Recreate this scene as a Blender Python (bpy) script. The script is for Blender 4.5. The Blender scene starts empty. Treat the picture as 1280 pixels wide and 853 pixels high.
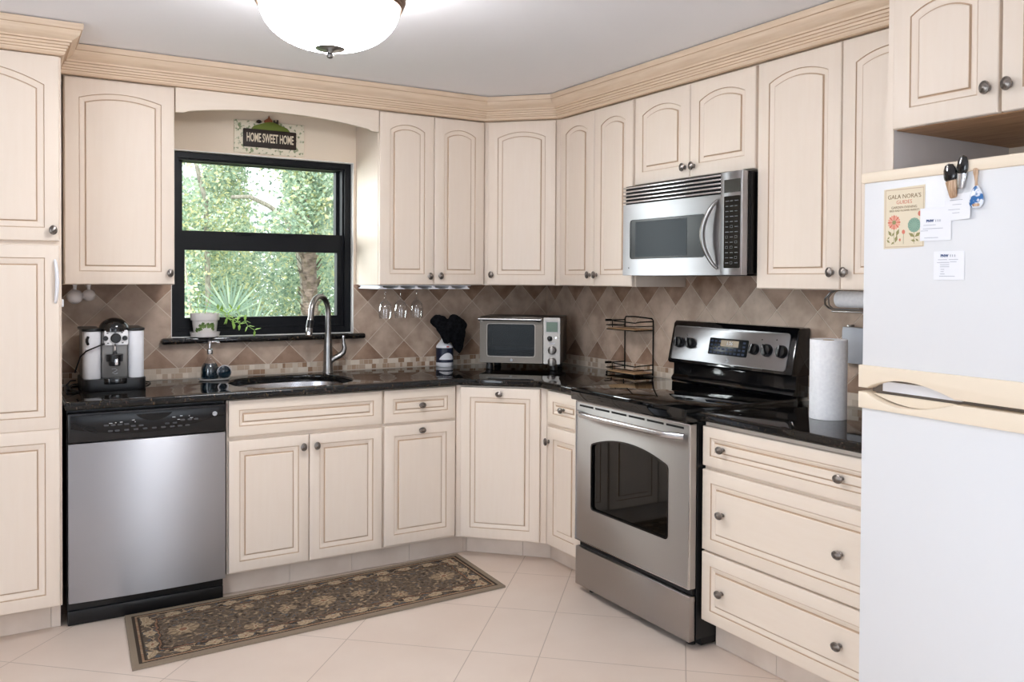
import bpy, bmesh, math, random
from mathutils import Vector, Matrix
random.seed(7)
PI = math.pi
C = bpy.context.scene.collection
W = 2.661            # x of the right wall
CEIL = 2.385
ZC = 0.912           # worktop height

# ------------------------------------------------------------------ materials
def lin(c):
    f = lambda v: v/12.92 if v <= 0.04045 else ((v+0.055)/1.055)**2.4
    return tuple(f(x/255.0) for x in c) + (1.0,)

def mat(name, rgb, rough=0.5, metal=0.0, coat=0.0, spec=0.5, emit=None, es=0.0, aniso=0.0, trans=0.0, ior=1.45):
    m = bpy.data.materials.new(name); m.use_nodes = True
    b = m.node_tree.nodes['Principled BSDF']
    b.inputs['Base Color'].default_value = lin(rgb)
    b.inputs['Roughness'].default_value = rough
    b.inputs['Metallic'].default_value = metal
    b.inputs['Coat Weight'].default_value = coat
    b.inputs['Coat Roughness'].default_value = 0.05
    b.inputs['Specular IOR Level'].default_value = spec
    b.inputs['Anisotropic'].default_value = aniso
    b.inputs['Transmission Weight'].default_value = trans
    b.inputs['IOR'].default_value = ior
    if emit:
        b.inputs['Emission Color'].default_value = lin(emit)
        b.inputs['Emission Strength'].default_value = es
    return m

def nd(m, t, **kw):
    n = m.node_tree.nodes.new(t)
    for k, v in kw.items(): setattr(n, k, v)
    return n

def noise_mix(m, rgb1, rgb2, scale=5.0, stretch=(1, 1, 1), detail=4.0, lo=0.35, hi=0.65, bump=0.0, rough=None):
    """base colour mixed from two tones by an object-space noise"""
    nt = m.node_tree; L = nt.links; b = nt.nodes['Principled BSDF']
    tc = nd(m, 'ShaderNodeTexCoord'); mp = nd(m, 'ShaderNodeMapping'); mp.inputs['Scale'].default_value = stretch
    no = nd(m, 'ShaderNodeTexNoise'); no.inputs['Scale'].default_value = scale; no.inputs['Detail'].default_value = detail
    cr = nd(m, 'ShaderNodeValToRGB')
    cr.color_ramp.elements[0].position = lo; cr.color_ramp.elements[0].color = lin(rgb1)
    cr.color_ramp.elements[1].position = hi; cr.color_ramp.elements[1].color = lin(rgb2)
    L.new(tc.outputs['Object'], mp.inputs['Vector']); L.new(mp.outputs['Vector'], no.inputs['Vector'])
    L.new(no.outputs['Fac'], cr.inputs['Fac']); L.new(cr.outputs['Color'], b.inputs['Base Color'])
    if bump:
        bp = nd(m, 'ShaderNodeBump'); bp.inputs['Strength'].default_value = bump; bp.inputs['Distance'].default_value = 0.002
        L.new(no.outputs['Fac'], bp.inputs['Height']); L.new(bp.outputs['Normal'], b.inputs['Normal'])
    return m

M = {}
M['paint'] = noise_mix(mat('cream_paint', (228, 209, 190), 0.42, spec=0.35), (231, 216, 201), (233, 219, 205), 9, (6, 6, .6), 5, .3, .7)
M['paint_edge'] = noise_mix(mat('cream_paint_rail', (228, 209, 190), 0.42, spec=0.35), (231, 216, 200), (233, 219, 204), 9, (.8, 6, 6), 5, .3, .7)
M['glaze'] = mat('brown_glaze', (196, 170, 146), 0.5, spec=0.3)
M['glaze_soft'] = mat('pale_glaze', (220, 200, 180), 0.5, spec=0.3)
M['crown'] = noise_mix(mat('glazed_moulding', (214, 187, 156), 0.45, spec=0.35), (216, 192, 166), (228, 207, 184), 14, (.5, .5, 8), 5, .3, .7)
M['crown_dark'] = mat('moulding_groove', (196, 166, 138), 0.5, spec=0.3)
M['underwood'] = noise_mix(mat('brown_wood', (140, 100, 66), 0.55), (158, 118, 84), (184, 144, 106), 6, (1, 9, 9))
M['pewter'] = noise_mix(mat('pewter', (112, 104, 98), 0.30, 0.9), (104, 98, 93), (156, 148, 142), 60)
M['wall'] = mat('wall_paint', (230, 214, 195), 0.7, spec=0.2)
M['far_wall'] = mat('pale_grey_wall_paint', (222, 224, 228), 0.8, spec=0.2)
M['white_paint'] = mat('white_gloss_paint', (238, 236, 232), 0.4)
M['ceiling'] = mat('ceiling_paint', (246, 247, 252), 0.9, spec=0.1)
M['black'] = mat('black_plastic', (18, 18, 20), 0.32)
M['black_gloss'] = mat('black_gloss', (10, 10, 12), 0.08, coat=0.4)
M['black_matte'] = mat('black_rubber', (14, 14, 15), 0.7)
M['frame_black'] = mat('black_window_frame', (10, 12, 17), 0.45, spec=0.25)
M['glass_black'] = mat('black_glass', (8, 9, 10), 0.03, spec=0.65)
M['chrome'] = mat('chrome', (215, 215, 218), 0.12, 1.0)
M['brushed_nickel'] = mat('brushed_nickel', (150, 148, 146), 0.28, 1.0)
M['microwave_black'] = mat('satin_black', (9, 9, 11), .30, spec=.3)
M['dark_window'] = mat('dark_window_glass', (17, 20, 23), .22, spec=.18)
M['satin_fascia'] = mat('satin_fascia', (13, 14, 17), .22, spec=.4)
M['white_plastic'] = mat('white_plastic', (232, 232, 236), 0.35)
M['fridge_white'] = mat('fridge_white', (229, 230, 233), 0.38)
M['almond'] = mat('almond_plastic', (239, 224, 203), 0.4)
M['grey_plastic'] = mat('grey_plastic', (128, 126, 124), 0.35, 0.4)
M['ceramic'] = mat('white_ceramic', (226, 220, 216), 0.25)
M['green'] = noise_mix(mat('ivy_green', (92, 118, 58), 0.6), (72, 98, 44), (120, 142, 78), 60)
M['bright_leaf'] = mat('bright_leaf', (164, 204, 100), 0.5)
M['paper'] = mat('white_paper', (240, 241, 246), 0.7)
M['roll'] = noise_mix(mat('paper_towel', (240, 240, 243), 0.9), (240, 240, 243), (248, 248, 250), 90, bump=.2)
M['ink'] = mat('grey_ink', (176, 178, 188), 0.8)
M['ink_blue'] = mat('blue_ink', (58, 84, 132), 0.8)
M['white_mark'] = mat('white_marking', (205, 208, 212), 0.5)
M['grey_mark'] = mat('grey_marking', (104, 108, 114), 0.5)
M['cloth'] = noise_mix(mat('black_cloth', (16, 16, 18), 0.95, spec=0.1), (10, 10, 12), (24, 24, 27), 70, bump=.5)
M['wood_shelf'] = noise_mix(mat('shelf_wood', (178, 140, 100), 0.5), (160, 122, 84), (196, 158, 116), 8, (12, 1, 12))
M['wire'] = mat('black_wire', (24, 21, 20), 0.4, 0.6)
M['liquid'] = mat('dark_teal_liquid', (10, 32, 44), 0.15, coat=.5)

def steel(name, rgb, rough, aniso, rot=0.0, axis='Z'):
    m = mat(name, rgb, rough, 1.0, aniso=aniso)
    nt = m.node_tree; b = nt.nodes['Principled BSDF']
    tg = nd(m, 'ShaderNodeCombineXYZ'); tg.inputs[2].default_value = 1.0     # vertical: highlights stretch up and down across the grain
    nt.links.new(tg.outputs['Vector'], b.inputs['Tangent']); b.inputs['Anisotropic Rotation'].default_value = rot
    tc = nd(m, 'ShaderNodeTexCoord'); mp = nd(m, 'ShaderNodeMapping'); mp.inputs['Scale'].default_value = (2, 2, 300)
    no = nd(m, 'ShaderNodeTexNoise'); no.inputs['Scale'].default_value = 3
    mr = nd(m, 'ShaderNodeMapRange'); mr.inputs['To Min'].default_value = rough-.05; mr.inputs['To Max'].default_value = rough+.06
    nt.links.new(tc.outputs['Object'], mp.inputs['Vector']); nt.links.new(mp.outputs['Vector'], no.inputs['Vector'])
    nt.links.new(no.outputs['Fac'], mr.inputs['Value']); nt.links.new(mr.outputs['Result'], b.inputs['Roughness'])
    return m
M['steel'] = steel('brushed_steel', (176, 176, 180), 0.40, 0.96)
M['steel_warm'] = steel('brushed_steel_dark', (182, 178, 176), 0.40, 0.95)
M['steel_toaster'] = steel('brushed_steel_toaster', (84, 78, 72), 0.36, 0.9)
M['steel_light'] = steel('brushed_steel_light', (128, 123, 118), 0.36, 0.9)
M['steel_plain'] = mat('satin_steel', (205, 205, 208), 0.25, 1.0)

def clear(name, tint=(1, 1, 1, 1), k=0.06, rough=0.02, hi=0.45):
    """thin clear pane: mostly lets light straight through, with a glossy reflection"""
    m = bpy.data.materials.new(name); m.use_nodes = True; nt = m.node_tree; nt.nodes.clear()
    o = nd(m, 'ShaderNodeOutputMaterial'); mx = nd(m, 'ShaderNodeMixShader')
    t = nd(m, 'ShaderNodeBsdfTransparent'); t.inputs['Color'].default_value = tint
    g = nd(m, 'ShaderNodeBsdfGlossy'); g.inputs['Roughness'].default_value = rough
    lw = nd(m, 'ShaderNodeLayerWeight'); lw.inputs['Blend'].default_value = 0.25
    mr = nd(m, 'ShaderNodeMapRange'); mr.inputs['To Min'].default_value = k; mr.inputs['To Max'].default_value = hi
    nt.links.new(lw.outputs['Facing'], mr.inputs['Value']); nt.links.new(mr.outputs['Result'], mx.inputs['Fac'])
    nt.links.new(t.outputs[0], mx.inputs[1]); nt.links.new(g.outputs[0], mx.inputs[2]); nt.links.new(mx.outputs[0], o.inputs['Surface'])
    return m
M['glass'] = clear('window_glass', (.95, .98, .97, 1), 0.03)
M['glass_thin'] = clear('drinking_glass', (.985, .985, .985, 1), 0.05)
M['oven_glass'] = clear('tinted_oven_glass', (.16, .17, .17, 1), 0.035, .02, .22)
M['toaster_glass'] = clear('smoked_glass', (.46, .50, .52, 1), 0.012, .28, .05)

def granite():
    m = mat('black_granite', (16, 14, 13), 0.05, spec=0.5)
    nt = m.node_tree; L = nt.links; b = nt.nodes['Principled BSDF']
    tc = nd(m, 'ShaderNodeTexCoord')
    n1 = nd(m, 'ShaderNodeTexNoise'); n1.inputs['Scale'].default_value = 95; n1.inputs['Detail'].default_value = 3
    v = nd(m, 'ShaderNodeTexVoronoi'); v.inputs['Scale'].default_value = 190
    cr = nd(m, 'ShaderNodeValToRGB'); e = cr.color_ramp.elements
    e[0].position = .50; e[0].color = lin((13, 12, 12)); e[1].position = .74; e[1].color = lin((96, 78, 56))
    x = cr.color_ramp.elements.new(.62); x.color = lin((38, 33, 29))
    mx = nd(m, 'ShaderNodeMixRGB', blend_type='MULTIPLY'); mx.inputs['Fac'].default_value = .35
    for n in (n1, v): L.new(tc.outputs['Object'], n.inputs['Vector'])
    L.new(n1.outputs['Fac'], cr.inputs['Fac']); L.new(cr.outputs['Color'], mx.inputs['Color1']); L.new(v.outputs['Color'], mx.inputs['Color2'])
    L.new(mx.outputs['Color'], b.inputs['Base Color'])
    return m
M['granite'] = granite()
M['tile'] = noise_mix(mat('taupe_tile', (160, 134, 114), 0.45), (170, 146, 127), (203, 180, 161), 11, detail=10, bump=.2)
M['tile_brown'] = noise_mix(mat('brown_tile', (136, 100, 74), 0.45), (136, 106, 86), (176, 146, 124), 12, detail=10, bump=.2)
M['grout'] = mat('pale_grout', (214, 200, 184), 0.8)
for i, c in enumerate([(206, 190, 172), (188, 164, 142), (150, 118, 92), (222, 208, 192), (174, 146, 122)]):
    M['mosaic%d' % i] = mat('mosaic_stone_%s' % 'abcde'[i], c, 0.45)
M['kick'] = noise_mix(mat('kick_tile', (206, 186, 168), 0.5), (212, 197, 184), (224, 211, 199), 6, detail=7)

def floor_mat():
    m = mat('floor_tile', (215, 195, 178), 0.38, spec=0.4)
    nt = m.node_tree; L = nt.links; b = nt.nodes['Principled BSDF']
    tc = nd(m, 'ShaderNodeTexCoord'); sp = nd(m, 'ShaderNodeSeparateXYZ'); L.new(tc.outputs['Object'], sp.inputs['Vector'])
    def mth(op, a, bb=None, c=None):
        n = nd(m, 'ShaderNodeMath', operation=op)
        for i, x in enumerate((a, bb, c)):
            if x is None: continue
            if isinstance(x, (int, float)): n.inputs[i].default_value = x
            else: L.new(x, n.inputs[i])
        return n.outputs[0]
    X, Y = sp.outputs['X'], sp.outputs['Y']
    a = mth('SUBTRACT', mth('MULTIPLY', X, .742), mth('MULTIPLY', Y, .670))
    d = mth('ADD', mth('MULTIPLY', X, .670), mth('MULTIPLY', Y, .742))
    lines = None
    for l in (-.62, -.11, .40, 1.024, 1.523, 2.022, 2.281, 2.817, 3.33, 3.84, 4.35, 4.86):
        q = mth('ABSOLUTE', mth('SUBTRACT', a, l)); lines = q if lines is None else mth('MINIMUM', lines, q)
    fr = mth('ABSOLUTE', mth('SUBTRACT', mth('FRACT', mth('DIVIDE', mth('ADD', d, 20*.44-.13), .44)), .5))
    q = mth('MULTIPLY', mth('SUBTRACT', .5, fr), .44)
    dist = mth('MINIMUM', lines, q)
    gm = nd(m, 'ShaderNodeMapRange'); gm.inputs['From Min'].default_value = .0012; gm.inputs['From Max'].default_value = .0022
    gm.inputs['To Min'].default_value = 1; gm.inputs['To Max'].default_value = 0; L.new(dist, gm.inputs['Value'])
    n1 = nd(m, 'ShaderNodeTexNoise'); n1.inputs['Scale'].default_value = 3.2; n1.inputs['Detail'].default_value = 8
    cr = nd(m, 'ShaderNodeValToRGB'); e = cr.color_ramp.elements
    e[0].position = .3; e[0].color = lin((220, 202, 188)); e[1].position = .7; e[1].color = lin((227, 211, 198))
    L.new(tc.outputs['Object'], n1.inputs['Vector']); L.new(n1.outputs['Fac'], cr.inputs['Fac'])
    mx = nd(m, 'ShaderNodeMixRGB'); mx.inputs['Color2'].default_value = lin((184, 166, 152))
    L.new(gm.outputs['Result'], mx.inputs['Fac']); L.new(cr.outputs['Color'], mx.inputs['Color1']); L.new(mx.outputs['Color'], b.inputs['Base Color'])
    bp = nd(m, 'ShaderNodeBump', invert=True); bp.inputs['Strength'].default_value = .3; bp.inputs['Distance'].default_value = .002
    L.new(gm.outputs['Result'], bp.inputs['Height']); L.new(bp.outputs['Normal'], b.inputs['Normal'])
    return m
M['floor'] = floor_mat()

# ------------------------------------------------------------------ mesh helper
class MB:
    def __init__(s): s.v = []; s.f = []; s.m = []; s.off = (0, 0, 0)
    def vert(s, p): s.v.append(tuple(p)); return len(s.v)-1
    def face(s, idx, mi=0): s.f.append(tuple(idx)); s.m.append(mi)
    def poly(s, pts, mi=0): s.face([s.vert(p) for p in pts], mi)
    def box(s, x0, x1, y0, y1, z0, z1, mi=0, bev=0.0):
        if x0 > x1: x0, x1 = x1, x0
        if y0 > y1: y0, y1 = y1, y0
        if z0 > z1: z0, z1 = z1, z0
        bm = bmesh.new()
        bmesh.ops.create_cube(bm, size=1.0)
        for v in bm.verts:
            v.co = Vector(((x0+x1)/2+v.co.x*(x1-x0), (y0+y1)/2+v.co.y*(y1-y0), (z0+z1)/2+v.co.z*(z1-z0)))
        if bev:
            bev = min(bev, .45*min(x1-x0, y1-y0, z1-z0))
            bmesh.ops.bevel(bm, geom=list(bm.edges), offset=bev, segments=2, profile=.5, affect='EDGES', clamp_overlap=True)
        s.addbm(bm, mi)
    def addbm(s, bm, mi=0):
        b = len(s.v); bm.verts.index_update()
        s.v += [tuple(v.co) for v in bm.verts]
        for f in bm.faces: s.f.append(tuple(b+v.index for v in f.verts)); s.m.append(mi)
        bm.free()
    def loft(s, loops, mis=0, cap0=True, cap1=True, closed=True):
        ids = [[s.vert(p) for p in l] for l in loops]; n = len(ids[0])
        for i in range(len(ids)-1):
            mi = mis[i] if isinstance(mis, (list, tuple)) else mis
            for k in range(n if closed else n-1):
                k2 = (k+1) % n
                s.face((ids[i][k], ids[i][k2], ids[i+1][k2], ids[i+1][k]), mi)
        m0 = mis[0] if isinstance(mis, (list, tuple)) else mis
        m1 = mis[-1] if isinstance(mis, (list, tuple)) else mis
        if cap0: s.face(ids[0][::-1], m0)
        if cap1: s.face(ids[-1], m1)
    def tube(s, pts, r, seg=10, mi=0, cap=True, closed=False, flat=None):
        pts = [Vector(p) for p in pts]; n = len(pts); loops = []
        up = None
        for i, p in enumerate(pts):
            a = pts[(i-1) % n] if (i > 0 or closed) else p
            b = pts[(i+1) % n] if (i < n-1 or closed) else p
            t = (b-a).normalized()
            if up is None:
                up = Vector((0, 0, 1)) if abs(t.z) < .9 else Vector((1, 0, 0))
            u = (up - t*up.dot(t)).normalized(); w = t.cross(u); up = u
            rr = r[i] if isinstance(r, (list, tuple)) else r
            l = []
            for k in range(seg):
                q = p + (u*math.cos(2*PI*k/seg) + w*math.sin(2*PI*k/seg))*rr
                if flat: q = Vector(flat(p, q))
                l.append(q)
            loops.append(l)
        if closed: loops.append(loops[0])
        s.loft(loops, mi, cap and not closed, cap and not closed)
    def cyl(s, p0, p1, r, seg=20, mi=0): s.tube([p0, p1], r, seg, mi)
    def lathe(s, prof, c=(0, 0, 0), seg=28, mi=0, axis='z', cap=True, mis=None):
        loops = []
        for r, h in prof:
            l = []
            for k in range(seg):
                a = 2*PI*k/seg; u, v = max(r, 1e-5)*math.cos(a), max(r, 1e-5)*math.sin(a)
                if axis == 'z': l.append((c[0]+u, c[1]+v, c[2]+h))
                elif axis == 'y': l.append((c[0]+u, c[1]-h, c[2]+v))   # h grows toward the viewer (-y)
                else: l.append((c[0]-h, c[1]-u, c[2]+v))
            loops.append(l)
        s.loft(loops, mis if mis else mi, cap, cap)
    def prism(s, poly, y0, y1, mi=0, bev=0.0, plane='xz'):
        bm = bmesh.new()
        f3 = {'xz': lambda a, b, h: (a, h, b), 'xy': lambda a, b, h: (a, b, h), 'yz': lambda a, b, h: (h, a, b)}[plane]
        lo = [bm.verts.new(f3(a, b, y0)) for a, b in poly]; hi = [bm.verts.new(f3(a, b, y1)) for a, b in poly]
        n = len(poly)
        for k in range(n): bm.faces.new((lo[k], lo[(k+1) % n], hi[(k+1) % n], hi[k]))
        f0 = bm.faces.new(lo); f1 = bm.faces.new(hi[::-1])
        bmesh.ops.recalc_face_normals(bm, faces=bm.faces)
        if bev: bmesh.ops.bevel(bm, geom=list(f1.edges)+list(f0.edges), offset=bev, segments=2, profile=.5, affect='EDGES', clamp_overlap=True)
        s.addbm(bm, mi)
    def plate(s, outer, inner, y0, y1, mi=0, mi_in=None):
        """flat plate in xz between two closed outlines (a hole), y0 back, y1 front"""
        cx = sum(p[0] for p in inner)/len(inner); cz = sum(p[1] for p in inner)/len(inner)
        ang = set()
        for pl in (outer, inner):
            for p in pl: ang.add(round(math.atan2(p[1]-cz, p[0]-cx), 6))
        for k in range(24): ang.add(round(-PI+2*PI*(k+.5)/24, 6))
        ang = sorted(ang)
        def hit(pl, a):
            dx, dz = math.cos(a), math.sin(a); best = None
            for k in range(len(pl)):
                x1, z1 = pl[k][0]-cx, pl[k][1]-cz; x2, z2 = pl[(k+1) % len(pl)][0]-cx, pl[(k+1) % len(pl)][1]-cz
                ex, ez = x2-x1, z2-z1; det = dx*ez-dz*ex
                if abs(det) < 1e-12: continue
                t = (x1*ez-z1*ex)/det; u = (x1*dz-z1*dx)/det
                if t > 0 and -1e-6 <= u <= 1+1e-6 and (best is None or t > best): best = t
            return (cx+dx*best, cz+dz*best)
        o = [hit(outer, a) for a in ang]; i = [hit(inner, a) for a in ang]
        L = lambda p, y: [(q[0], y, q[1]) for q in p]
        s.loft([L(o, y0), L(o, y1), L(i, y1), L(i, y0), L(o, y0)], [mi, mi, mi if mi_in is None else mi_in, mi], False, False)
    def build(s, name, mats, parent=None, loc=(0, 0, 0), rot=(0, 0, 0), smooth=True, angle=35, sub=0, recalc=True):
        me = bpy.data.meshes.new(name)
        me.from_pydata(s.v, [], s.f)
        for m in (mats if isinstance(mats, (list, tuple)) else [mats]): me.materials.append(M[m] if isinstance(m, str) else m)
        me.polygons.foreach_set('material_index', s.m)
        if recalc:
            bm = bmesh.new(); bm.from_mesh(me)
            bmesh.ops.remove_doubles(bm, verts=bm.verts, dist=1e-6)
            bmesh.ops.recalc_face_normals(bm, faces=bm.faces); bm.to_mesh(me); bm.free()
        if smooth:
            me.polygons.foreach_set('use_smooth', [True]*len(me.polygons))
            me.set_sharp_from_angle(angle=math.radians(angle))
        me.update()
        return link(name, me, parent, loc, rot, sub)

def link(name, me, parent=None, loc=(0, 0, 0), rot=(0, 0, 0), sub=0):
    o = bpy.data.objects.new(name, me); C.objects.link(o)
    o.location = loc; o.rotation_euler = rot
    if parent: o.parent = parent
    if sub:
        md = o.modifiers.new('sub', 'SUBSURF'); md.levels = sub; md.render_levels = sub
    return o

def tag(o, label=None, cat=None, group=None, kind=None):
    if label: o['label'] = label
    if cat: o['category'] = cat
    if group: o['group'] = group
    if kind: o['kind'] = kind
    return o
def thing(name, label, cat, loc=(0, 0, 0), rz=0.0, group=None, rot=None):
    o = bpy.data.objects.new(name, None); C.objects.link(o); o.empty_display_size = .05
    o.location = loc; o.rotation_euler = rot if rot else (0, 0, rz)
    return tag(o, label, cat, group)
def struct(o, label=None): return tag(o, label, None, None, 'structure')

def rrect(x0, x1, z0, z1, r, n=6):
    p = []
    for cx, cz, a0 in ((x1-r, z0+r, -PI/2), (x1-r, z1-r, 0), (x0+r, z1-r, PI/2), (x0+r, z0+r, PI)):
        for k in range(n+1):
            a = a0+PI/2*k/n; p.append((cx+r*math.cos(a), cz+r*math.sin(a)))
    return p
def text_obj(s, size, name, material, parent, loc, rot, ext=.0004, sx=1.0, align='CENTER', bold=0.0):
    cu = bpy.data.curves.new(name, 'FONT'); cu.body = s; cu.size = size; cu.extrude = ext; cu.align_x = align; cu.align_y = 'CENTER'
    cu.resolution_u = 3; cu.offset = bold
    t = bpy.data.objects.new('tmp', cu); C.objects.link(t)
    me = bpy.data.meshes.new_from_object(t); bpy.data.objects.remove(t); bpy.data.curves.remove(cu)
    me.name = name; me.materials.clear(); me.materials.append(M[material])
    for v in me.vertices: v.co.x *= sx
    return link(name, me, parent, loc, rot)

# ------------------------------------------------------------------ room shell
def shell():
    mb = MB(); mb.box(-2.6, W+.12, -7.4, .2, -.12, 0)
    struct(mb.build('floor', 'floor'))
    mb = MB(); mb.box(-2.6, W+.12, -7.4, .2, CEIL, CEIL+.12)
    struct(mb.build('ceiling', 'ceiling'))
    # back wall round the window opening
    x0, x1, z0, z1 = .482, 1.412, 1.098, 2.030
    mb = MB()
    mb.box(-2.6, x0, 0, .2, 0, CEIL); mb.box(x1, W+.12, 0, .2, 0, CEIL)
    mb.box(x0, x1, 0, .2, 0, z0); mb.box(x0, x1, 0, .2, z1, CEIL)
    wb = struct(mb.build('wall_back', 'wall'))
    # white reveal lining
    mb = MB()
    for a in ((x1-.004, x1, z0, z1), (x0, x0+.004, z0, z1)): mb.box(a[0], a[1], -.003, .058, a[2], a[3])
    mb.box(x0, x1, -.003, .058, z1-.004, z1)
    mb.build('window_reveal', 'white_paint', wb)
    mb = MB(); mb.box(W, W+.12, -7.4, 0, 0, CEIL)
    wr = struct(mb.build('wall_right', 'wall'))
    mb = MB(); mb.box(-2.6, -2.5, -7.4, 0, 0, CEIL); struct(mb.build('wall_left', 'far_wall'))
    # solid wall behind the camera
    mb = MB(); mb.box(-2.5, W, -7.4, -7.3, 0, CEIL)
    struct(mb.build('wall_front', 'far_wall'))
    return wb, wr
WB, WR = shell()

# ---- tiles: diamonds clipped to rectangles, real joints
def clip(poly, x0, x1, z0, z1):
    def cut(p, f, inter):
        out = []
        for k in range(len(p)):
            a, b = p[k], p[(k+1) % len(p)]
            if f(a):
                out.append(a)
                if not f(b): out.append(inter(a, b))
            elif f(b): out.append(inter(a, b))
        return out
    ix = lambda c: (lambda a, b: (c, a[1]+(b[1]-a[1])*(c-a[0])/(b[0]-a[0])))
    iz = lambda c: (lambda a, b: (a[0]+(b[0]-a[0])*(c-a[1])/(b[1]-a[1]), c))
    for f, i in ((lambda p: p[0] >= x0, ix(x0)), (lambda p: p[0] <= x1, ix(x1)), (lambda p: p[1] >= z0, iz(z0)), (lambda p: p[1] <= z1, iz(z1))):
        if len(poly) < 3: return []
        poly = cut(poly, f, i)
    return poly if len(poly) >= 3 else []
def tiles(rects, ox, to3, name, parent):
    P = .2155; h = P/2; g = .0032
    mb = MB()
    for (x0, x1, z0, z1) in rects:
        n0 = int((x0-ox)/h)-3; n1 = int((x1-ox)/h)+3
        for i in range(n0, n1):
            for j in range(-4, 6):
                if (i+j) % 2: continue
                cx, cz = ox+i*h, 1.171+j*h
                if cz+h < z0 or cz-h > z1: continue
                q = h-g*.8
                p = clip([(cx, cz-q), (cx+q, cz), (cx, cz+q), (cx-q, cz)], x0, x1, z0, z1)
                if not p: continue
                br = 1 if (abs(cz-1.3865) < .02 or abs(cz-.9555) < .02) else 0
                mb.face([mb.vert(to3(a, b, .0075)) for a, b in p], br)
                m = len(p)
                for k in range(m):
                    a, b = p[k], p[(k+1) % m]
                    mb.poly([to3(a[0], a[1], .0075), to3(a[0], a[1], .005), to3(b[0], b[1], .005), to3(b[0], b[1], .0075)], br)
        mb.poly([to3(x0, z0, .0062), to3(x1, z0, .0062), to3(x1, z1, .0062), to3(x0, z1, .0062)], 2)
    return mb.build(name, ['tile', 'tile_brown', 'grout'], parent, smooth=False, recalc=False)
def mosaic(x0, x1, to3, name, parent):
    mb = MB(); s = .0238; rnd = random.Random(3)
    for r in range(2):
        z0 = ZC+.003+r*(s+.0016); x = x0+.001-(0 if r else .006)
        while x < x1-.003:
            w = s*rnd.choice((1, 1, 1, .6, 1.5)); a, b = max(x, x0), min(x+w, x1)
            if b-a > .003:
                mi = rnd.choices(range(5), (5, 4, 2, 4, 2))[0]
                pts = [(a, z0), (b, z0), (b, z0+s), (a, z0+s)]
                mb.poly([to3(p[0], p[1], .0078) for p in pts], mi)
            x += w+.0016
    mb.poly([to3(x0, ZC, .0064), to3(x1, ZC, .0064), to3(x1, .966, .0064), to3(x0, .966, .0064)], 5)
    return mb.build(name, ['mosaic0', 'mosaic1', 'mosaic2', 'mosaic3', 'mosaic4', 'grout'], parent, smooth=False, recalc=False)
B3 = lambda a, b, h: (a, -h, b)
R3 = lambda a, b, h: (W-h, -a, b)
tiles([(0, .482,   .966, 1.3725), (.482, 1.412, .966, 1.098), (1.412, W-.008,   .966, 1.3725)], 1.491, B3, 'tile_backsplash', WB)
mosaic(0, W-.008, B3, 'mosaic_border', WB)
tiles([(.008, 1.2555, .966, 1.3725), (1.2555, 2.0105, .966, 1.45), (2.0105, 2.80, .966, 1.3725)], .105, R3, 'tile_backsplash', WR)
mosaic(.008, 2.80, R3, 'mosaic_border', WR)

# ---- toe kicks
def kick(name, pts):
    mb = MB(); t = .012
    for k in range(len(pts)-1):
        a, b = Vector(pts[k]), Vector(pts[k+1]); d = (b-a).normalized(); n = Vector((d.y, -d.x))   # room side
        L = (b-a).length; s = 0.0
        while s < L-.01:
            e = min(s+.30, L)
            p, q = a+d*(s+.0008), a+d*(e-.0008)
            lo = [(p.x, p.y, 0.001), (q.x, q.y, 0.001), (q.x-n.x*t, q.y-n.y*t, 0.001), (p.x-n.x*t, p.y-n.y*t, 0.001)]
            mb.loft([lo, [(x, y, .108) for x, y, z in lo]], 0)
            s = e
    return struct(mb.build(name, 'kick', smooth=False))
kick('baseboard_back', [(.612, -.522), (1.834, -.522), (2.148, -.835), (2.148, -1.245)])
kick('baseboard_right', [(2.131, -2.014), (2.131, -2.80)])
kick('baseboard_left', [(-.66, -.552), (-.0255, -.552)])

# ------------------------------------------------------------------ cabinet doors and knobs
def door_mb(w, h, rise=0.0, d0=.052, strip=.022, nt=14):
    """raised-panel front: x 0..w, z 0..h, back at y=0, face at y=-.02"""
    r0 = rise
    c0 = w/2-d0
    if r0: R = (c0*c0+r0*r0)/(2*r0); zc = h-d0-R
    def loop(d, y, arch=True):
        p = [(d, y, d), (w-d, y, d)]
        xa, xb = w-d, d
        for k in range(nt+1):
            x = xa+(xb-xa)*k/nt
            if r0 and arch:
                Rd = R-(d-d0); z = zc+math.sqrt(max(1e-9, Rd*Rd-(x-w/2)**2))
            else: z = h-d
            p.append((x, y, z))
        return p
    s = strip
    L = [(0, 0, 0), (0, -.015, 0), (.002, -.0185, 0), (.006, -.02, 0),
         (d0, -.02, 1), (d0+.0018, -.0155, 1), (d0+.004, -.0172, 1), (d0+.008, -.0168, 1), (d0+s-.004, -.0118, 1), (d0+s-.0008, -.0105, 1),
         (d0+s+.0012, -.0165, 1), (d0+s+.004, -.0178, 1)]
    mi = [0, 0, 0, 0, 1, 2, 0, 0, 1, 1, 0, 0]
    mb = MB(); loops = [loop(d, y, bool(a)) for d, y, a in L]
    mb.loft(loops, mi, True, True)
    return mb
def door(name, w, h, parent, loc, rise=0.0, d0=.052, strip=.022, rail=False):
    return door_mb(w, h, rise, d0, strip).build(name, ['paint_edge' if rail else 'paint', 'glaze', 'glaze_soft'], parent, loc, angle=22, recalc=False)

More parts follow.
